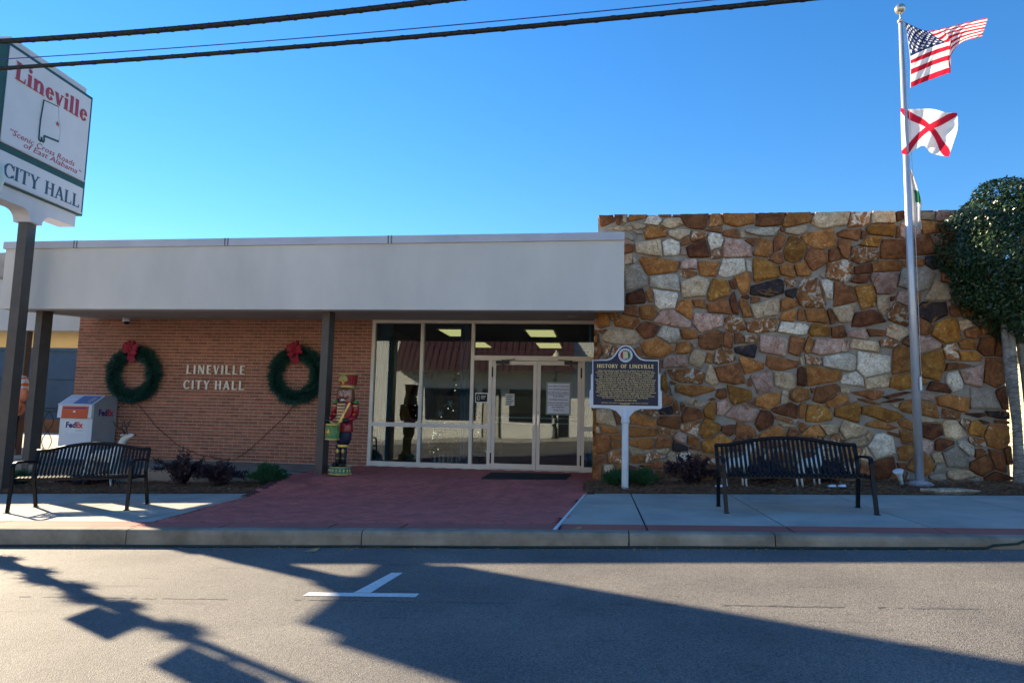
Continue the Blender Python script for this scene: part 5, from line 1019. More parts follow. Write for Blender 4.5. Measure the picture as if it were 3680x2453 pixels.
rf.add([(x, y, z) for x in (x0-.035, x1+.016) for y, z in [(Yb0-.075, zr0-.005), (Yr+.01, zr1+.018), (Yr+.01, zr1+.003), (Yb0-.062, zr0-.022)]], [(0,1,2,3), (7,6,5,4)]+[(i, 4+i, 4+(i+1) % 4, (i+1) % 4) for i in range(4)]); rf.build('roof', M_BXW, bx_)
def roofpt(u, v): return (x0-.035+(x1-x0+.05)*u, Yb0-.075+(Yr+.085-Yb0)*v-.001, zr0-.005+(zr1+.018-zr0+.005)*v+.0025)
def rp4(u0, u1, v0, v1, mat, nm): MB().add([roofpt(u0, v0), roofpt(u1, v0), roofpt(u1, v1), roofpt(u0, v1)], [(0,1,2,3)]).build(nm, mat, bx_)
rp4(.03, .40, .08, .92, M('print_pale', (.55,.60,.66), .4), 'roof_print'); rp4(.405, .97, .08, .92, M_BLUEP, 'roof_print')
a_ = roofpt(.76, .2); MB().add([Vector(roofpt(.82+.08*math.cos(k*PI/8), .5+.3*math.sin(k*PI/8)))+Vector((0,-.001,.002)) for k in range(16)], [tuple(range(16))]).build('roof_window', M_LGR, bx_)
def fedex(o, r, u, h, parent):
    o, r, u = Vector(o), Vector(r), Vector(u)
    w1 = h*1.95; text('Fed', o, r, u, h, M_PUR, parent, 'logo', width=w1, bold=.045); text('Ex', o+r*(w1+h*.06), r, u, h, M_LRED, parent, 'logo', width=h*1.42, bold=.045)
    text('Express', o+r*h*2.0-u*h*.62, r, u, h*.34, M_LGR, parent, 'logo_small', width=h*1.5)
p = aty(*zq(995, 868), Yb0-.03); h_ = aty(*zq(995, 783), Yb0-.03).z-p.z; MB().box((p.x-.03, Yb0-.0262, p.z-h_*.95), (p.x+h_*3.55, Yb0-.0241, p.z+h_*1.2)).build('logo_plate', M('logo_plate', (.74,.75,.77), .4), bx_)
fedex((p.x, Yb0-.0265, p.z), (1,0,0), (0,0,1), h_, bx_)
fedex((x1+.0015, Yb0+.14, zr0-.22), (0,1,0), (0,0,1), .125, bx_)
MB().box((x0+.09, Yb0-.028, .62), (x0+.2, Yb0-.0242, .85)).build('inspection_cover', M_BXW, bx_)
# ------------------------------------------------------------------ wreaths
M_WR = leafmat('wreath_needles', (.008,.045,.036), (.028,.115,.085), .55, .1); M_BOW = M('red_velvet', (.30,.008,.03), .55, .25, 15, .3, 40)
def wreath(cx, cz, R, r0, label, seed):
    y = YW-.09; t = thing('wreath', (cx, y, cz), label, 'wreath', 'wreaths on the brick wall'); r = random.Random(seed); mb = MB()
    for i in range(9000):
        a = r.uniform(0, 2*PI); b = r.uniform(0, 2*PI); q = r0*(.35+.65*r.random()**.6)*(1+.2*math.sin(a*7+seed)+.14*math.sin(a*13+2*seed)+.12*math.sin(a*23)); d = Vector((math.cos(a)*math.cos(b), -math.sin(b)*.75, math.sin(a)*math.cos(b))); p = Vector((cx+R*math.cos(a), y, cz+R*math.sin(a)))+d*q*.72
        tg = Vector((-math.sin(a), 0, math.cos(a))); dd = (d+tg*r.uniform(-.9, .9)+Vector((r.uniform(-.3,.3), r.uniform(-.3,.3), r.uniform(-.3,.3)))).normalized(); L = r.uniform(.04, .11)*(1 if r.random() < .8 else 1.4); s = dd.cross(Vector((.2,1,.4))).normalized()*.0075
        mb.add([p-s, p+s, p+dd*L+s*.3, p+dd*L-s*.3], [(0,1,2,3)])
    mb.build('greenery', M_WR, t); MB().tube([(cx+R*math.cos(k*PI/12), y+.03, cz+R*math.sin(k*PI/12)) for k in range(25)], r0*.45, 8).build('frame', M('wreath_core', (.008,.03,.025), .9), t)
    bz = cz+R+.06; bo = thing('bow', (cx, y-.1, bz), 'red velvet bow on top of the wreath', 'bow') if False else None
    b_ = MB(); rb_ = random.Random(seed+40)
    for k in range(11):                                           # loops of ribbon around the knot
        an = k/11*2*PI+rb_.uniform(-.2, .2); R_ = rb_.uniform(.075, .115); up_ = Vector((math.cos(an), -.35, math.sin(an)*.8)).normalized(); sd_ = Vector((-math.sin(an), 0, math.cos(an))); pts = []
        for q in range(9):
            t_ = q/8*2*PI; pts.append(Vector((cx, y-.10, bz))+up_*R_*(1-math.cos(t_))*.95+Vector((0,-1,0))*.035*math.sin(t_)+sd_*.012*math.sin(t_))
        for q in range(8): b_.bar(pts[q], pts[q+1], .06, .006, Vector((0,-1,0)) if abs(up_.y) < .9 else Vector((0,0,1)))
    for s, w_, ln in ((-1, .02, .20), (.9, .05, .26), (.1, -.01, .30), (-.5, -.04, .24)):
        pts = [(cx, y-.1, bz), (cx+s*.04+w_*.3, y-.13, bz-ln*.35), (cx+s*.05, y-.115, bz-ln*.7), (cx+s*.07+w_*.3, y-.13, bz-ln)]
        for k in range(3): b_.bar(pts[k], pts[k+1], .065, .006, (0,1,0))
    b_.ball((cx, y-.12, bz), .038, 10, 6); b_.build('bow', M_BOW, t)
    return t
c1, c2 = aty(479, 1344, YW-.09), aty(1064, 1348, YW-.09)
wreath(c1.x, c1.z, .465, .125, 'green wreath with red bow on the brick wall, left of the lettering', 1)
wreath(c2.x, c2.z, .455, .125, 'green wreath with red bow on the brick wall, partly behind the brown post', 2)
def cord(name, pts, label, r=.006, mat=None):
    mb = MB(); mb.tube(pts, r, 5); return tag(mb.build(name, mat or M_CORD), label, 'cord')
M_CORD = M('brown_cord', (.06,.025,.02), .8)
wp = lambda px, py: aty(px, py, YW-.012)
cord('light_cord', [wp(1055, 1455), wp(1030, 1490), wp(900, 1612), wp(845, 1650)], 'brown cord running down from the right wreath across the bricks')
cord('light_cord', [wp(498, 1452), wp(560, 1530), wp(640, 1600), wp(720, 1635), wp(845, 1655)], 'brown cord running down from the left wreath to the shrubs')
cord('light_cord', [wp(442, 1450), wp(400, 1490), wp(380, 1510)], 'short brown cord from the left wreath to the parcel box')
# security camera under the soffit
p = aty(456, 1142, 13.05); zz0 = ZF0+(z_s-ZF0)*(13.05-YF)/(YW-YF)
sc_ = thing('security_camera', (p.x, 13.05, zz0-.14), 'white dome security camera under the soffit above the left wreath', 'camera')
MB().lathe((p.x, 13.05, zz0-.085), [(.075, 0), (.08, .015), (.08, .09)], 18).build('housing', M_BXW, sc_); MB().ball((p.x, 13.05, zz0-.085), .058, 14, 8).build('dome', M('smoked_dome', (.02,.02,.03), .15), sc_)
# ------------------------------------------------------------------ nutcracker drummer
pn = atg(1230, 1700, walk, True); pn = Vector((aty(1230, 1600, 11.3).x, 11.3, walk(-3.9, 11.3)+.002)); U_ = mpp(Vector((pn.x, pn.y, 1)))/3.41
nc = thing('nutcracker', pn, 'life-size nutcracker drummer in red coat and tall red hat beside the brown post', 'statue')
M_NR = M('nut_red', (.33,.012,.018), .35, .15, 6, coat=.3); M_NG = M('nut_gold', (.55,.38,.10), .35, .15, 10, metal=.4); M_NB = M('nut_black', (.012,.013,.018), .35, .2, 6, coat=.3); M_NGR = M('nut_green', (.06,.25,.07), .4, .15, 6); M_NTEAL = M('nut_teal', (.03,.19,.15), .4, .2, 8); M_NSK = M('nut_skin', (.58,.30,.20), .45, .06, 6); M_NBR = M('nut_brown', (.12,.05,.025), .5, .2, 12); M_NGY = M('nut_grey', (.16,.19,.21), .5, .15, 8); M_NW = M('nut_white', (.72,.70,.66), .4); M_NNAVY = M('nut_navy', (.018,.022,.045), .5, .15, 8); M_NCH = M('nut_cheek', (.50,.09,.08), .5)
def nx(x): return pn.x+(x-445)*U_
def nz(y): return pn.z+(1388-y)*U_
def nl(x, prof, name, mat, y=0, n=22, sx=1, sy=1): return MB().lathe((nx(x), pn.y+y, 0), [(r_*U_, nz(yy)) for r_, yy in prof], n, sx=sx, sy=sy).build(name, mat, nc)
bs = nl(432, [(140, 1388), (142, 1376), (130, 1368), (128, 1300), (118, 1290)], 'base', M_NTEAL)
MB().lathe((nx(432), pn.y, 0), [(144*U_, nz(1386)), (146*U_, nz(1380)), (136*U_, nz(1366)), (130*U_, nz(1362))], 22).build('rim', M_NG, bs); MB().lathe((nx(432), pn.y, 0), [(129*U_, nz(1302)), (131*U_, nz(1297)), (119*U_, nz(1288))], 22).build('rim', M_NG, bs)
for k in range(9): a = -PI*.95+k*PI*.9/8; MB().ball((nx(432)+128*U_*math.cos(a), pn.y+128*U_*math.sin(a), nz(1335)), 14*U_, 8, 6, (1,.6,1.6)).build('ornament', M_NG, bs)
for xx, dx in ((400, -12), (470, 10)):
    lg = nl(xx, [(32, 1290), (34, 1210), (38, 1120), (37, 1030)], 'leg', M_NB, n=14)
    MB().ball((nx(xx+dx-12), pn.y-.055, nz(1268)), 40*U_, 12, 8, (1,1.7,.62)).build('boot', M_NB, lg)
    MB().tube([(nx(xx)-36*U_, pn.y, nz(1195)), (nx(xx), pn.y-40*U_, nz(1188)), (nx(xx)+36*U_, pn.y, nz(1195))], 8*U_, 6).build('boot_cuff', M_NG, lg)
    y_ = pn.y-.056
    for dx2, dz2, rr, scc in ((0, 0, 13, (1,.4,2.2)), (-13, 4, 9, (1,.4,1.3)), (13, 4, 9, (1,.4,1.3)), (0, 22, 11, (1.3,.4,.6))): MB().ball((nx(xx+dx2), y_, nz(1100+dz2)), rr*U_, 8, 6, scc).build('fleur_de_lis', M_NG, lg)
nl(450, [(74, 1058), (76, 1052), (76, 1030), (73, 1024)], 'knee_band', M_NG, n=20, sy=.62)
nl(456, [(70, 1026), (96, 960), (100, 900), (92, 850)], 'trousers', M_NNAVY, sy=.75)
nl(468, [(104, 872), (106, 864), (98, 800), (92, 740)], 'coat_skirt', M_NR, sy=.78)
nl(462, [(92, 745), (98, 690), (108, 600), (106, 530), (84, 505), (40, 498)], 'coat', M_NR, sy=.72)
ft = MB()
for i in range(6):
    z0, z1 = nz(745-i*38), nz(745-i*38-30); ft.box((nx(392+i*-1), pn.y-112*U_*.78, z0), (nx(480+i*3), pn.y-60*U_, z1))
ft.build('coat_front', M_NGY, nc)
for i in range(6): MB().bar((nx(392), pn.y-112*U_*.80, nz(728-i*38)), (nx(484), pn.y-112*U_*.80, nz(728-i*38)), .012, .014).build('braid', M_NG, nc)
MB().bar((nx(545), pn.y-.10, nz(515)), (nx(425), pn.y-.135, nz(770)), .035, .012, (0,1,0)).build('sash', M_NG, nc)
for s, xs_, el, hd_ in ((-1, 338, (322, 660), (298, 735)), (1, 594, (600, 665), (528, 733))):
    ar = MB().tube([(nx(xs_), pn.y, nz(520)), (nx(xs_+s*4), pn.y, nz(590)), (nx(el[0]+s*4), pn.y-.01, nz(el[1]+10))], [38*U_, 40*U_, 33*U_], 12).tube([(nx(el[0]+s*2), pn.y-.01, nz(el[1]+15)), (nx((el[0]+hd_[0])/2), pn.y-.09, nz((el[1]+hd_[1])/2+15)), (nx(hd_[0]), pn.y-.17, nz(hd_[1]))], [33*U_, 30*U_, 27*U_], 12).build('arm', M_NR, nc)
    MB().ball((nx(xs_), pn.y, nz(512)), 42*U_, 12, 8, (1,1,.62)).build('epaulette', M_NGR, ar); MB().tube([(nx(xs_)-38*U_, pn.y-20*U_, nz(552)), (nx(xs_), pn.y-44*U_, nz(558)), (nx(xs_)+38*U_, pn.y-20*U_, nz(552))], 13*U_, 8).build('fringe', M_NG, ar)
    MB().tube([(nx(xs_)-40*U_, pn.y-10*U_, nz(655)), (nx(xs_), pn.y-42*U_, nz(660)), (nx(xs_)+40*U_, pn.y-10*U_, nz(655))], 7*U_, 6).build('cuff_band', M_NG, ar)
    hb_ = MB().ball((nx(hd_[0]), pn.y-.19, nz(hd_[1])), 34*U_, 12, 8, (1.1,1,.95))
    for k in range(4): hb_.tube([(nx(hd_[0])+(-22+k*15)*U_, pn.y-.215, nz(hd_[1]-18)), (nx(hd_[0])+(-22+k*15)*U_, pn.y-.235, nz(hd_[1])), (nx(hd_[0])+(-20+k*14)*U_, pn.y-.22, nz(hd_[1]+20))], 9*U_, 6)
    hb_.tube([(nx(hd_[0]-s*20), pn.y-.20, nz(hd_[1]-14)), (nx(hd_[0]-s*36), pn.y-.215, nz(hd_[1]-6))], 9*U_, 6); hb_.build('glove', M_NB, ar)
    MB().tube([(nx(hd_[0]-s*30), pn.y-.19, nz(hd_[1]-34)), (nx(hd_[0]-s*8), pn.y-.2, nz(hd_[1]-4)), (nx(405 if s < 0 else 440), pn.y-.27, nz(772))], 8*U_, 6).build('drumstick', M_NG, nc)
dy = -.27
dm = nl(390, [(82, 958), (84, 950), (80, 945), (80, 790), (82, 782)], 'drum', M_NGR, dy)
for a_, b_ in ((966, 944), (796, 772)): MB().lathe((nx(390), pn.y+dy, 0), [(84*U_, nz(a_)), (88*U_, nz(a_-4)), (88*U_, nz(b_+4)), (82*U_, nz(b_))], 22).build('hoop', M_NG, dm)
for k in range(5):
    a = -PI+.35+k*.6; b = a+.3; R_ = 83*U_; MB().tube([(nx(390)+R_*math.cos(a-.3), pn.y+dy+R_*math.sin(a-.3), nz(800)), (nx(390)+R_*math.cos(a), pn.y+dy+R_*math.sin(a), nz(940)), (nx(390)+R_*math.cos(b), pn.y+dy+R_*math.sin(b), nz(800))], 4*U_, 5).build('drum_cord', M_NG, dm)
for dx2, dz2, rr, scc in ((0, 0, 16, (1,.4,2.3)), (-17, 6, 12, (1,.4,1.3)), (17, 6, 12, (1,.4,1.3)), (0, 26, 14, (1.3,.4,.6))): MB().ball((nx(372+dx2), pn.y+dy-84*U_, nz(866+dz2)), rr*U_, 8, 6, scc).build('fleur_de_lis', M_NG, dm)
hd2 = nl(466, [(52, 512), (76, 498), (90, 450), (92, 400), (86, 345)], 'head', M_NSK, sy=.9); yh = pn.y-.115
for s in (-1, 1):
    MB().ball((nx(453+s*43), yh-.0, nz(398)), 16*U_, 10, 8, (1,.5,1)).build('eye', M_NW, hd2); MB().ball((nx(453+s*43), yh-.012, nz(398)), 10*U_, 8, 6, (1,.6,1)).build('pupil', M_NB, hd2)
    MB().ball((nx(453+s*57), yh+.012, nz(448)), 22*U_, 10, 6, (1,.5,.9)).build('cheek', M_NCH, hd2); MB().bar((nx(453+s*20), yh-.008, nz(372)), (nx(453+s*62), yh+.0, nz(362)), .012, .016).build('eyebrow', M_NBR, hd2)
    MB().tube([(nx(455), yh-.022, nz(455)), (nx(455+s*30), yh-.02, nz(466)), (nx(455+s*60), yh-.0, nz(462)), (nx(455+s*72), yh+.01, nz(445))], [13*U_, 15*U_, 9*U_, 3*U_], 8).build('moustache', M_NBR, hd2)
    hr = MB()
    for k in range(4): hr.ball((nx(466+s*(88+k*3)), pn.y-.02, nz(380+k*32)), 26*U_, 10, 6, (.8,1.2,.9))
    hr.build('hair', M_NBR, hd2)
MB().tube([(nx(453), yh, nz(388)), (nx(450), yh-.03, nz(432)), (nx(452), yh-.005, nz(444))], [8*U_, 17*U_, 10*U_], 8).build('nose', M_NSK, hd2)
MB().box((nx(432), yh-.02, nz(494)), (nx(480), yh+.03, nz(476))).build('teeth', M_NW, hd2); MB().lathe((nx(455), yh-.0, 0), [(4*U_, nz(582)), (22*U_, nz(535)), (27*U_, nz(495))], 10, sy=.5).build('beard', M_NBR, hd2)
ht = MB(); nr = 40; prf = [(92, 345), (94, 330), (113, 178)]
ht.add([(nx(486)+r_*U_*math.cos(2*PI*k/nr)*(1 if k % 2 else .955), pn.y+r_*U_*math.sin(2*PI*k/nr)*(1 if k % 2 else .955), nz(yy)) for r_, yy in prf for k in range(nr)], [(i*nr+k, i*nr+(k+1) % nr, (i+1)*nr+(k+1) % nr, (i+1)*nr+k) for i in range(2) for k in range(nr)]+[tuple(range(2*nr, 3*nr))]); hat = ht.build('hat', M_NR, nc)
for a_, b_, r1, r2_ in ((180, 160, 114, 117), (348, 305, 93, 99)): MB().lathe((nx(486), pn.y, 0), [(r1*U_, nz(a_)), (r2_*U_+.004, nz(a_-6)), (r2_*U_+.006, nz(b_+5)), (r2_*U_, nz(b_))], 28).build('hat_band', M_NG, hat)
MB().ball((nx(470), pn.y-.115, nz(344)), 70*U_, 14, 6, (1.2,.9,.14)).build('visor', M_NB, hat)
cr_ = MB(); 
for k in range(9): a = PI*(.06+.11*k); cr_.tube([(nx(462), pn.y-.148, nz(272)), (nx(462+62*math.cos(a)), pn.y-.165, nz(255-75*math.sin(a)))], [4*U_, 11*U_], 6)
cr_.ball((nx(462), pn.y-.15, nz(278)), 18*U_, 8, 6, (1,.6,1.3)); cr_.build('hat_crest', M_NG, hat)
# ------------------------------------------------------------------ white reindeer
M_DEER = M('deer_white', (.70,.68,.62), .6, .12, 30, .5, 60, c2=(.50,.48,.42)); M_ANT = M('deer_antler', (.05,.035,.03), .6)
def skin(name, vs_, es, rad, mat, parent, sub=2):
    me = bpy.data.meshes.new(name); me.from_pydata(vs_, es, []); o = bpy.data.objects.new(name, me); col.objects.link(o)
    m = o.modifiers.new('s', 'SKIN'); m.use_smooth_shade = True; sv = me.skin_vertices[0].data
    for i, r_ in enumerate(rad): sv[i].radius = (r_, r_) if not hasattr(r_, '__len__') else r_
    sv[0].use_root = True; ss = o.modifiers.new('u', 'SUBSURF'); ss.levels = sub; ss.render_levels = sub
    me2 = bpy.data.meshes.new_from_object(o.evaluated_get(bpy.context.evaluated_depsgraph_get())); bpy.data.objects.remove(o); me2.name = name; me2.materials.clear(); me2.materials.append(mat)
    return link(name, me2, parent)
def make_deer():
    t = thing('reindeer', (0, 0, 0), 'white reindeer', 'reindeer', 'white light-up reindeer')
    V = [(0,0,.52), (.22,0,.55), (-.24,0,.54), (.32,0,.68), (.37,0,.82), (.44,0,.89), (.56,0,.92)]; E = [(0,1), (0,2), (1,3), (3,4), (4,5), (5,6)]; Rr = [.12, .115, .10, .075, .06, .062, .03]
    def leg(root, x, y, pts):
        i0 = len(V)
        for k, (px_, pz, r_) in enumerate(pts): V.append((x+px_, y, pz)); Rr.append(r_); E.append((root if k == 0 else len(V)-2, len(V)-1))
    for s in (-1, 1):
        leg(1, .25, s*.075, [(0, .42, .045), (.005, .24, .026), (-.01, .2, .024), (.0, .03, .02), (.02, .0, .024)])
        leg(2, -.24, s*.075, [(.01, .42, .055), (.05, .33, .036), (-.03, .21, .024), (-.01, .03, .02), (.01, .0, .024)])
    skin('body', V, E, Rr, M_DEER, t)
    for s in (-1, 1):
        MB().ball((.40, s*.085, .915), .05, 10, 6, (.55,1.1,.38)).build('ear', M_DEER, t)
        a = MB(); a.tube([(.415, s*.03, .94), (.37, s*.07, 1.02), (.30, s*.13, 1.06), (.26, s*.17, 1.16)], [.014, .013, .011, .008], 7); a.tube([(.37, s*.07, 1.02), (.40, s*.09, 1.12), (.42, s*.10, 1.17)], [.011, .01, .008], 6); a.tube([(.31, s*.12, 1.06), (.35, s*.16, 1.15)], [.01, .008], 6); a.build('antler', M_ANT, t)
        MB().ball((.475, s*.05, .925), .011, 8, 6).build('eye', M_ANT, t)
    MB().ball((.592, 0, .922), .017, 8, 6).build('nose', M_ANT, t)
    return t
dr1 = make_deer()
def put_deer(o, p, rz, sc, label): o.location = p; o.rotation_euler = (0, 0, rz); o.scale = (sc,)*3; o['label'] = label; return o
pA = atg(440, 1770); zA_ = aty(478, 1585, pA.y).z
put_deer(dr1, Vector((aty(470, 1700, 10.9).x-.56, 10.9, pave(-7.5)+.02)), .08, .95, 'white reindeer with dark antlers behind the left bench')
pB = Vector((aty(2640, 1700, 10.75).x, 10.75, pave(2.2)+.05)); dr2 = put_deer(copy_tree(dr1), pB, .35, .66, 'white reindeer behind the left half of the right bench')
pB = Vector((aty(2905, 1700, 10.8).x, 10.8, pave(3.0)+.05)); dr3 = put_deer(copy_tree(dr1), pB, .5, .66, 'white reindeer behind the middle of the right bench')
# ------------------------------------------------------------------ vegetation
M_HOLLY = leafmat('holly_leaf', (.012,.032,.011), (.042,.085,.026), .33, .1); M_BARK = M('grey_bark', (.36,.33,.29), .9, .3, 9, .9, 35, c2=(.13,.12,.10))
tb = Vector((aty(3668, 1725, 11.2).x, 11.2, 0)); tb.z = pave(tb.x)+.02
tree = thing('topiary_tree', tb, 'clipped egg-shaped evergreen tree with two light-wrapped grey trunks at the right edge', 'tree')
ct = aty(3640, 930, 11.2); zt0 = aty(3580, 657, 11.2).z; zb0_ = aty(3520, 1205, 11.2).z; xl_ = aty(3385, 960, 11.2).x
RX = 1.16; cx_, cz_ = xl_+RX+.02, (zt0+zb0_)/2; RZ = (zt0-zb0_)/2*1.05
r = random.Random(21); lf = MB()
def crown_r(d): return 1+.05*math.sin(d.x*7+d.z*4)+.045*math.sin(d.y*9-d.z*6+1)+.04*math.sin(d.z*13+d.x*5)
for i in range(52000):
    z = r.uniform(-1, 1); a = r.uniform(0, 2*PI); q = math.sqrt(1-z*z); d = Vector((q*math.cos(a), q*math.sin(a), z)); k = (1-.42*r.random()**2.2)*crown_r(d)
    taper = 1-.10*max(0, z)**2 if z > 0 else 1-.12*z*z
    p = Vector((cx_+d.x*RX*k*taper, 11.25+d.y*RX*k*taper, cz_+d.z*RZ*k))
    if r.random() < .12 and k > .9: p += d*r.uniform(0, .06)
    n = (d+Vector((r.uniform(-.9,.9), r.uniform(-.9,.9), r.uniform(-.5,1.1)))).normalized(); t1 = n.cross(Vector((r.uniform(-1,1), r.uniform(-1,1), r.uniform(-1,1)))).normalized(); t2 = n.cross(t1); L = r.uniform(.022, .042); W = L*.42
    lf.add([p-t1*L, p+t2*W, p+t1*L, p-t2*W], [(0,1,2,3)])
lf.build('crown', M_HOLLY, tree)
zc1 = cz_-RZ*.55
def trunk(pts, rad, nm='trunk'): mb = MB(); mb.tube(pts, rad, 10); return mb.build(nm, M_BARK, tree)
x_t = tb.x
tk = trunk([(x_t+.01, 11.2, tb.z-.1), (x_t, 11.2, tb.z+.05), (x_t-.01, 11.2, tb.z+.35), (x_t+.0, 11.21, tb.z+.9), (x_t-.035, 11.2, tb.z+1.5), (x_t-.01, 11.22, tb.z+1.9), (x_t, 11.24, zc1), (cx_+.1, 11.25, cz_)], [.15, .105, .074, .064, .076, .06, .056, .04])
trunk([(x_t-.04, 11.24, tb.z+1.35), (x_t-.07, 11.23, tb.z+1.75), (x_t-.09, 11.24, zc1), (cx_-.15, 11.25, cz_)], [.06, .055, .05, .03], 'stem')
trunk([(x_t+.26, 11.3, tb.z-.1), (x_t+.24, 11.3, tb.z+.9), (x_t+.2, 11.3, tb.z+1.7), (x_t+.1, 11.3, zc1+.1)], [.09, .06, .055, .05], 'trunk')
for k in range(14):
    a = k*2.4; z0 = zc1+(k % 5)*.12; trunk([(x_t-.05+.05*math.cos(a), 11.24, z0), (cx_+.55*RX*math.cos(a), 11.25+.55*RX*math.sin(a), z0+.35+.06*(k % 4)), (cx_+.85*RX*math.cos(a+.2), 11.25+.85*RX*math.sin(a+.2), z0+.55+.1*(k % 3))], [.03, .018, .006], 'limb')
hp = []
for i in range(420): zz_ = i/420; a = i*.42; hp.append((x_t-.01-.02*zz_+(.098-.025*zz_)*math.cos(a), 11.2+(.098-.025*zz_)*math.sin(a), tb.z+.1+zz_*1.85+.02*math.sin(a*1.7)))
MB().tube(hp, .0035, 4).build('light_string', M_BLACK, tree)
M_JUN = leafmat('juniper_green', (.012,.05,.022), (.035,.13,.05), .6, .1); M_PURP = leafmat('purple_leaf', (.018,.010,.016), (.06,.028,.04), .5, .1); M_TWIG = M('twig', (.06,.04,.03), .9)
def shrub(px, py, wpx, hpx, mat, label, kind, n=2600, y=None, seed=0, name='shrub'):
    p = atg(px, py); z0 = p.z
    if y is not None: p = Vector((aty(px, py, y).x, y, pave(aty(px, py, y).x)+.03))
    s = mpp(p); W, H = wpx*s/2, hpx*s; t = thing(name, p, label, 'shrub', 'shrubs in the beds'); r = random.Random(seed+int(px)); lf, tw = MB(), MB()
    for k in range(26 if kind == 'p' else 34):
        a = r.uniform(0, 2*PI); sp = r.random()**.6; top = p+Vector((math.cos(a)*W*sp, math.sin(a)*min(W, .42)*sp, H*(.45+.55*r.random())*(1-.45*sp*sp))); mid = p+Vector((math.cos(a)*W*sp*.45, math.sin(a)*.2*sp, H*.45))
        tw.tube([p+Vector((math.cos(a)*.03, math.sin(a)*.03, -.04)), mid, top], [.008, .005, .002], 4)
        for i in range(n//15):
            f = r.uniform(.18, 1.02); b = p.lerp(mid, f*2) if f < .5 else mid.lerp(top, f*2-1); d = Vector((r.gauss(0,1), r.gauss(0,1), r.gauss(0,.8)+.3)).normalized(); b = b+d*r.uniform(0, .05 if kind == 'p' else .07)
            if kind == 'p': L, w_ = r.uniform(.02, .036), .011
            else: L, w_ = r.uniform(.03, .065), .007; d = (d*.55+Vector((0,0,.6))+(top-p).normalized()*.5).normalized()
            sd2 = d.cross(Vector((.3,.9,.1))).normalized()*w_; lf.add([b-sd2, b+sd2, b+d*L+sd2*.4, b+d*L-sd2*.4], [(0,1,2,3)])
    lf.build('foliage', mat, t); tw.build('stems', M_TWIG, t); return t
Q = lambda x: x*3680/2352
shrub(Q(415), Q(1108), Q(130), Q(102), M_PURP, 'dark purple shrub just right of the left bench', 'p', 3600, 10.75)
shrub(Q(505), Q(1112), Q(125), Q(68), M_PURP, 'low dark purple shrub between the left bench and the green shrub', 'p', 3200, 10.8)
shrub(Q(613), Q(1112), Q(88), Q(54), M_JUN, 'bright green juniper shrub by the brown post and the red walk', 'j', 3600, 10.85)
shrub(Q(200), Q(1105), Q(190), Q(40), M_PURP, 'dark purple shrub behind the left bench', 'p', 3200, 10.9)
shrub(Q(45), Q(1082), Q(80), Q(34), M_JUN, 'small green juniper shrub at the foot of the sign pole', 'j', 2600, 11.2)
shrub(Q(1418), Q(1117), Q(62), Q(34), M_JUN, 'green juniper shrub left of the history marker post', 'j', 2600, 10.95)
shrub(Q(1472), Q(1120), Q(74), Q(44), M_JUN, 'green juniper shrub right of the history marker post', 'j', 3000, 10.9)
shrub(Q(1590), Q(1115), Q(140), Q(76), M_PURP, 'dark purple shrub between the history marker and the right bench', 'p', 4200, 10.85)
shrub(Q(1760), Q(1112), Q(120), Q(70), M_PURP, 'dark purple shrub behind the left part of the right bench', 'p', 3000, 11.1)
shrub(Q(1900), Q(1112), Q(150), Q(66), M_PURP, 'dark purple shrub behind the right part of the right bench', 'p', 3000, 11.1)
# ------------------------------------------------------------------ small things on the ground
p = Vector((aty(3240, 1720, 10.75).x, 10.75, 0)); p.z = bedR(p.x, 10.75); fl = thing('floodlight', p, 'small white floodlight bulb on a stake between the right bench and the flagpole', 'floodlight')
d = Vector((-.35, -.3, .9)).normalized(); o = p+Vector((0,0,.08)); e1 = d.cross(Vector((0,1,0))).normalized(); e2 = d.cross(e1)
def cone(pr, nm, mat):
    mb = MB(); n = 16; vs_ = [o+d*h+(e1*math.cos(2*PI*k/n)+e2*math.sin(2*PI*k/n))*r_ for r_, h in pr for k in range(n)]; mb.add(vs_, [(i*n+k, i*n+(k+1) % n, (i+1)*n+(k+1) % n, (i+1)*n+k) for i in range(len(pr)-1) for k in range(n)]+[tuple(range((len(pr)-1)*n, len(pr)*n))], True); return mb.build(nm, mat, fl)
cone([(.028, .06), (.035, .12), (.065, .18), (.075, .2), (.066, .207)], 'bulb', M_BXW); cone([(.02, -.02), (.026, .0), (.026, .065)], 'socket', M_LGR); MB().tube([p+Vector((0,0,-.05)), o], .008, 6).build('stake', M_BLACK, fl)
hs_ = [(x, 6.752+.012*math.sin(x*2.1), ROADZ(x, 6.75)+.014) for x in [-9+.25*i for i in range(51)]]; xe_ = hs_[-1][0]
hs_ += [(3.55, 6.745, ROADZ(3.55)+.03), (3.75, 6.75, pave(3.75)-.05), (3.95, 6.80, pave(3.95)+.014), (4.6, 6.86, pave(4.6)+.016), (6.5, 6.9, pave(6.5)+.016)]
tag(MB().tube(hs_, .011, 6).build('garden_hose', M('dark_green_hose', (.012,.035,.03), .5)), 'thin dark green hose lying along the foot of the kerb', 'hose')
M_LEAF = M('dry_leaf', (.30,.20,.10), .8, .2, 30)
def dry_leaf(p, s, a, label):
    mb = MB(); P = [(-1,0,.05), (-.4,.45,.2), (.3,.4,.35), (1,.05,.5), (.4,-.35,.1), (-.4,-.3,.02)]; ca_, sa_ = math.cos(a), math.sin(a)
    V_ = [p+Vector((x*ca_-y*sa_, x*sa_+y*ca_, z+.03))*s for x, y, z in P]+[p+Vector((0,0,.12))*s]; mb.add(V_, [(i, (i+1) % 6, 6) for i in range(6)]); tag(mb.build('dry_leaf', M_LEAF), label, 'leaf', 'fallen leaves')
dry_leaf(atg(1122, 1982, ROADZ, True), .075, .5, 'curled dry leaf on the road below the kerb')
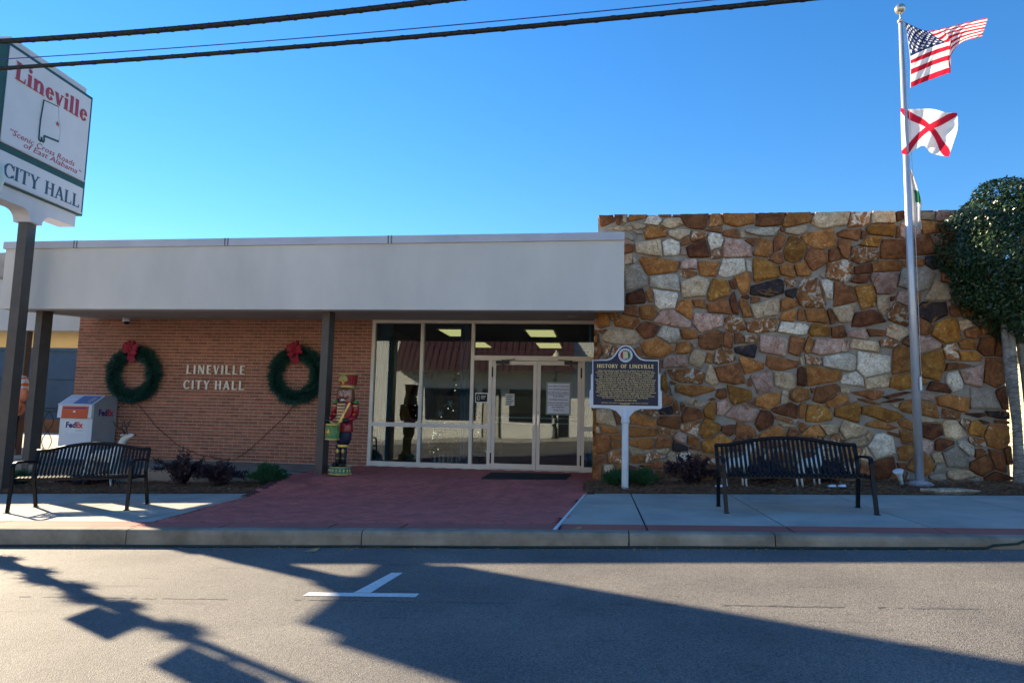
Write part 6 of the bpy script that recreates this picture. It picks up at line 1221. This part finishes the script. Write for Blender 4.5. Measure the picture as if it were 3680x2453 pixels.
dry_leaf(atg(2075, 1902)+Vector((0,0,.004)), .055, .3, 'pale dry leaf on the red border strip')
for i, (px, py) in enumerate(((2992, 1764), (3028, 1765), (2583, 1722))):
    p = Vector((aty(px, py, 10.45).x, 10.45, 0)); p.z = bedR(p.x, 10.45)+.03; mb = MB(); mb.add([p+Vector(v) for v in ((-.06,0,0), (.05,-.02,.005), (.06,.05,.03), (-.04,.06,.02), (.0,.02,.035))], [(0,1,4), (1,2,4), (2,3,4), (3,0,4)])
    tag(mb.build('paper_scrap', M_PAPER), ('crumpled white paper scrap in the straw, left of the pair behind the bench', 'crumpled white paper scrap in the straw, right of the pair behind the bench', 'crumpled pale scrap in the straw left of the right bench')[i], 'paper scrap', 'paper scraps')
mb = MB(); rr = random.Random(9); q0, q1 = aty(3320, 1768, 10.3), aty(3545, 1768, 10.3); z0 = bedR((q0.x+q1.x)/2, 10.3)
n = 12; top = []; 
for k in range(n): a = 2*PI*k/n; top.append(((q0.x+q1.x)/2+math.cos(a)*(q1.x-q0.x)/2*rr.uniform(.85,1.05), 10.38+math.sin(a)*.11))
mb.prism(top, lambda x, y: z0+.055+.01*math.sin(x*9), lambda x, y: z0-.05); tag(mb.build('edging_stone', ST['g']), 'flat grey edging stone in the bed near the flagpole', 'stone')
MB_l = MB()
for k in range(160):
    x = rnd.uniform(-6, 5); y = 6.70+rnd.uniform(-.06, .05); MB_l.box((x, y, ROADZ(x, y)+.002), (x+rnd.uniform(.006,.03), y+rnd.uniform(.004,.012), ROADZ(x, y)+.008))
tag(MB_l.build('gutter_litter', M_LEAF), 'fine leaf litter in the gutter', 'litter', kind='stuff')
# ------------------------------------------------------------------ far left: railing, candy cane
rl = thing('iron_railing', (-11.6, 14.2, 0), 'black scrolled iron railing beside the parcel box', 'railing'); a = aty(142, 1476, 14.2); zt3 = a.z; x0r, x1r = a.x, x_l-.05
MB().bar((x0r, 14.2, zt3), (x1r, 14.2, zt3), .03, .03).build('top_rail', M_BLACK, rl); MB().bar((x0r, 14.2, .2), (x1r, 14.2, .2), .025, .025).build('bottom_rail', M_BLACK, rl)
for x in (x0r, (x0r+x1r)/2, x1r): MB().tube([(x, 14.2, .0), (x, 14.2, zt3)], .014, 6).build('post', M_BLACK, rl)
for k in range(3):
    xx = x0r+(k+.5)*(x1r-x0r)/3
    for s in (-1, 1): MB().tube([(xx+s*.12*math.sin(t*PI/6), 14.2, .2+(zt3-.2)*t/12) for t in range(13)], .009, 5).build('scroll', M_BLACK, rl)
M_CCW = M('plastic_white', (.70,.68,.63), .4); M_CCO = M('plastic_orange', (.62,.16,.03), .45, .2, 8); pc_ = aty(70, 1400, 14.45); sm = mpp(pc_)
cc = thing('candy_cane', (pc_.x, 14.45, .05), 'white and orange candy cane with orange bow on the drive-through post', 'decoration')
zk2 = zc(0, 1330, 4.238)
cpts = [aty(*zk2(x, y), 14.42) for x, y in ((165, 1190), (185, 900), (215, 500), (235, 250), (255, 150), (310, 105), (365, 120), (385, 200), (375, 370))]
for i in range(len(cpts)-1):
    for k in range(4):
        a, b = cpts[i].lerp(cpts[i+1], k/4), cpts[i].lerp(cpts[i+1], (k+1)/4); MB().tube([a, b], .095, 12, squash=.6).build('stripe' if (i*4+k) % 4 == 0 else 'cane', M_CCO if (i*4+k) % 4 == 0 else M_CCW, cc)
bc = aty(*zk2(265, 480), 14.3); mb = MB(); rr = random.Random(5)
for k in range(7): mb.ball(bc+Vector((rr.uniform(-.12,.12), rr.uniform(-.04,.04), rr.uniform(-.2,.2))), .15, 8, 6, (1,.6,1.1))
mb.build('bow', M('orange_bow', (.60,.20,.10), .6, .25, 10, .5, 20), cc)
mb = MB(); t0, t1 = aty(*zk2(215, 620), 14.3), aty(*zk2(200, 860), 14.3); mb.bar(t0, t1, .14, .03, (0,1,0)); mb.build('bow_tail', bpy.data.materials['orange_bow'], cc)
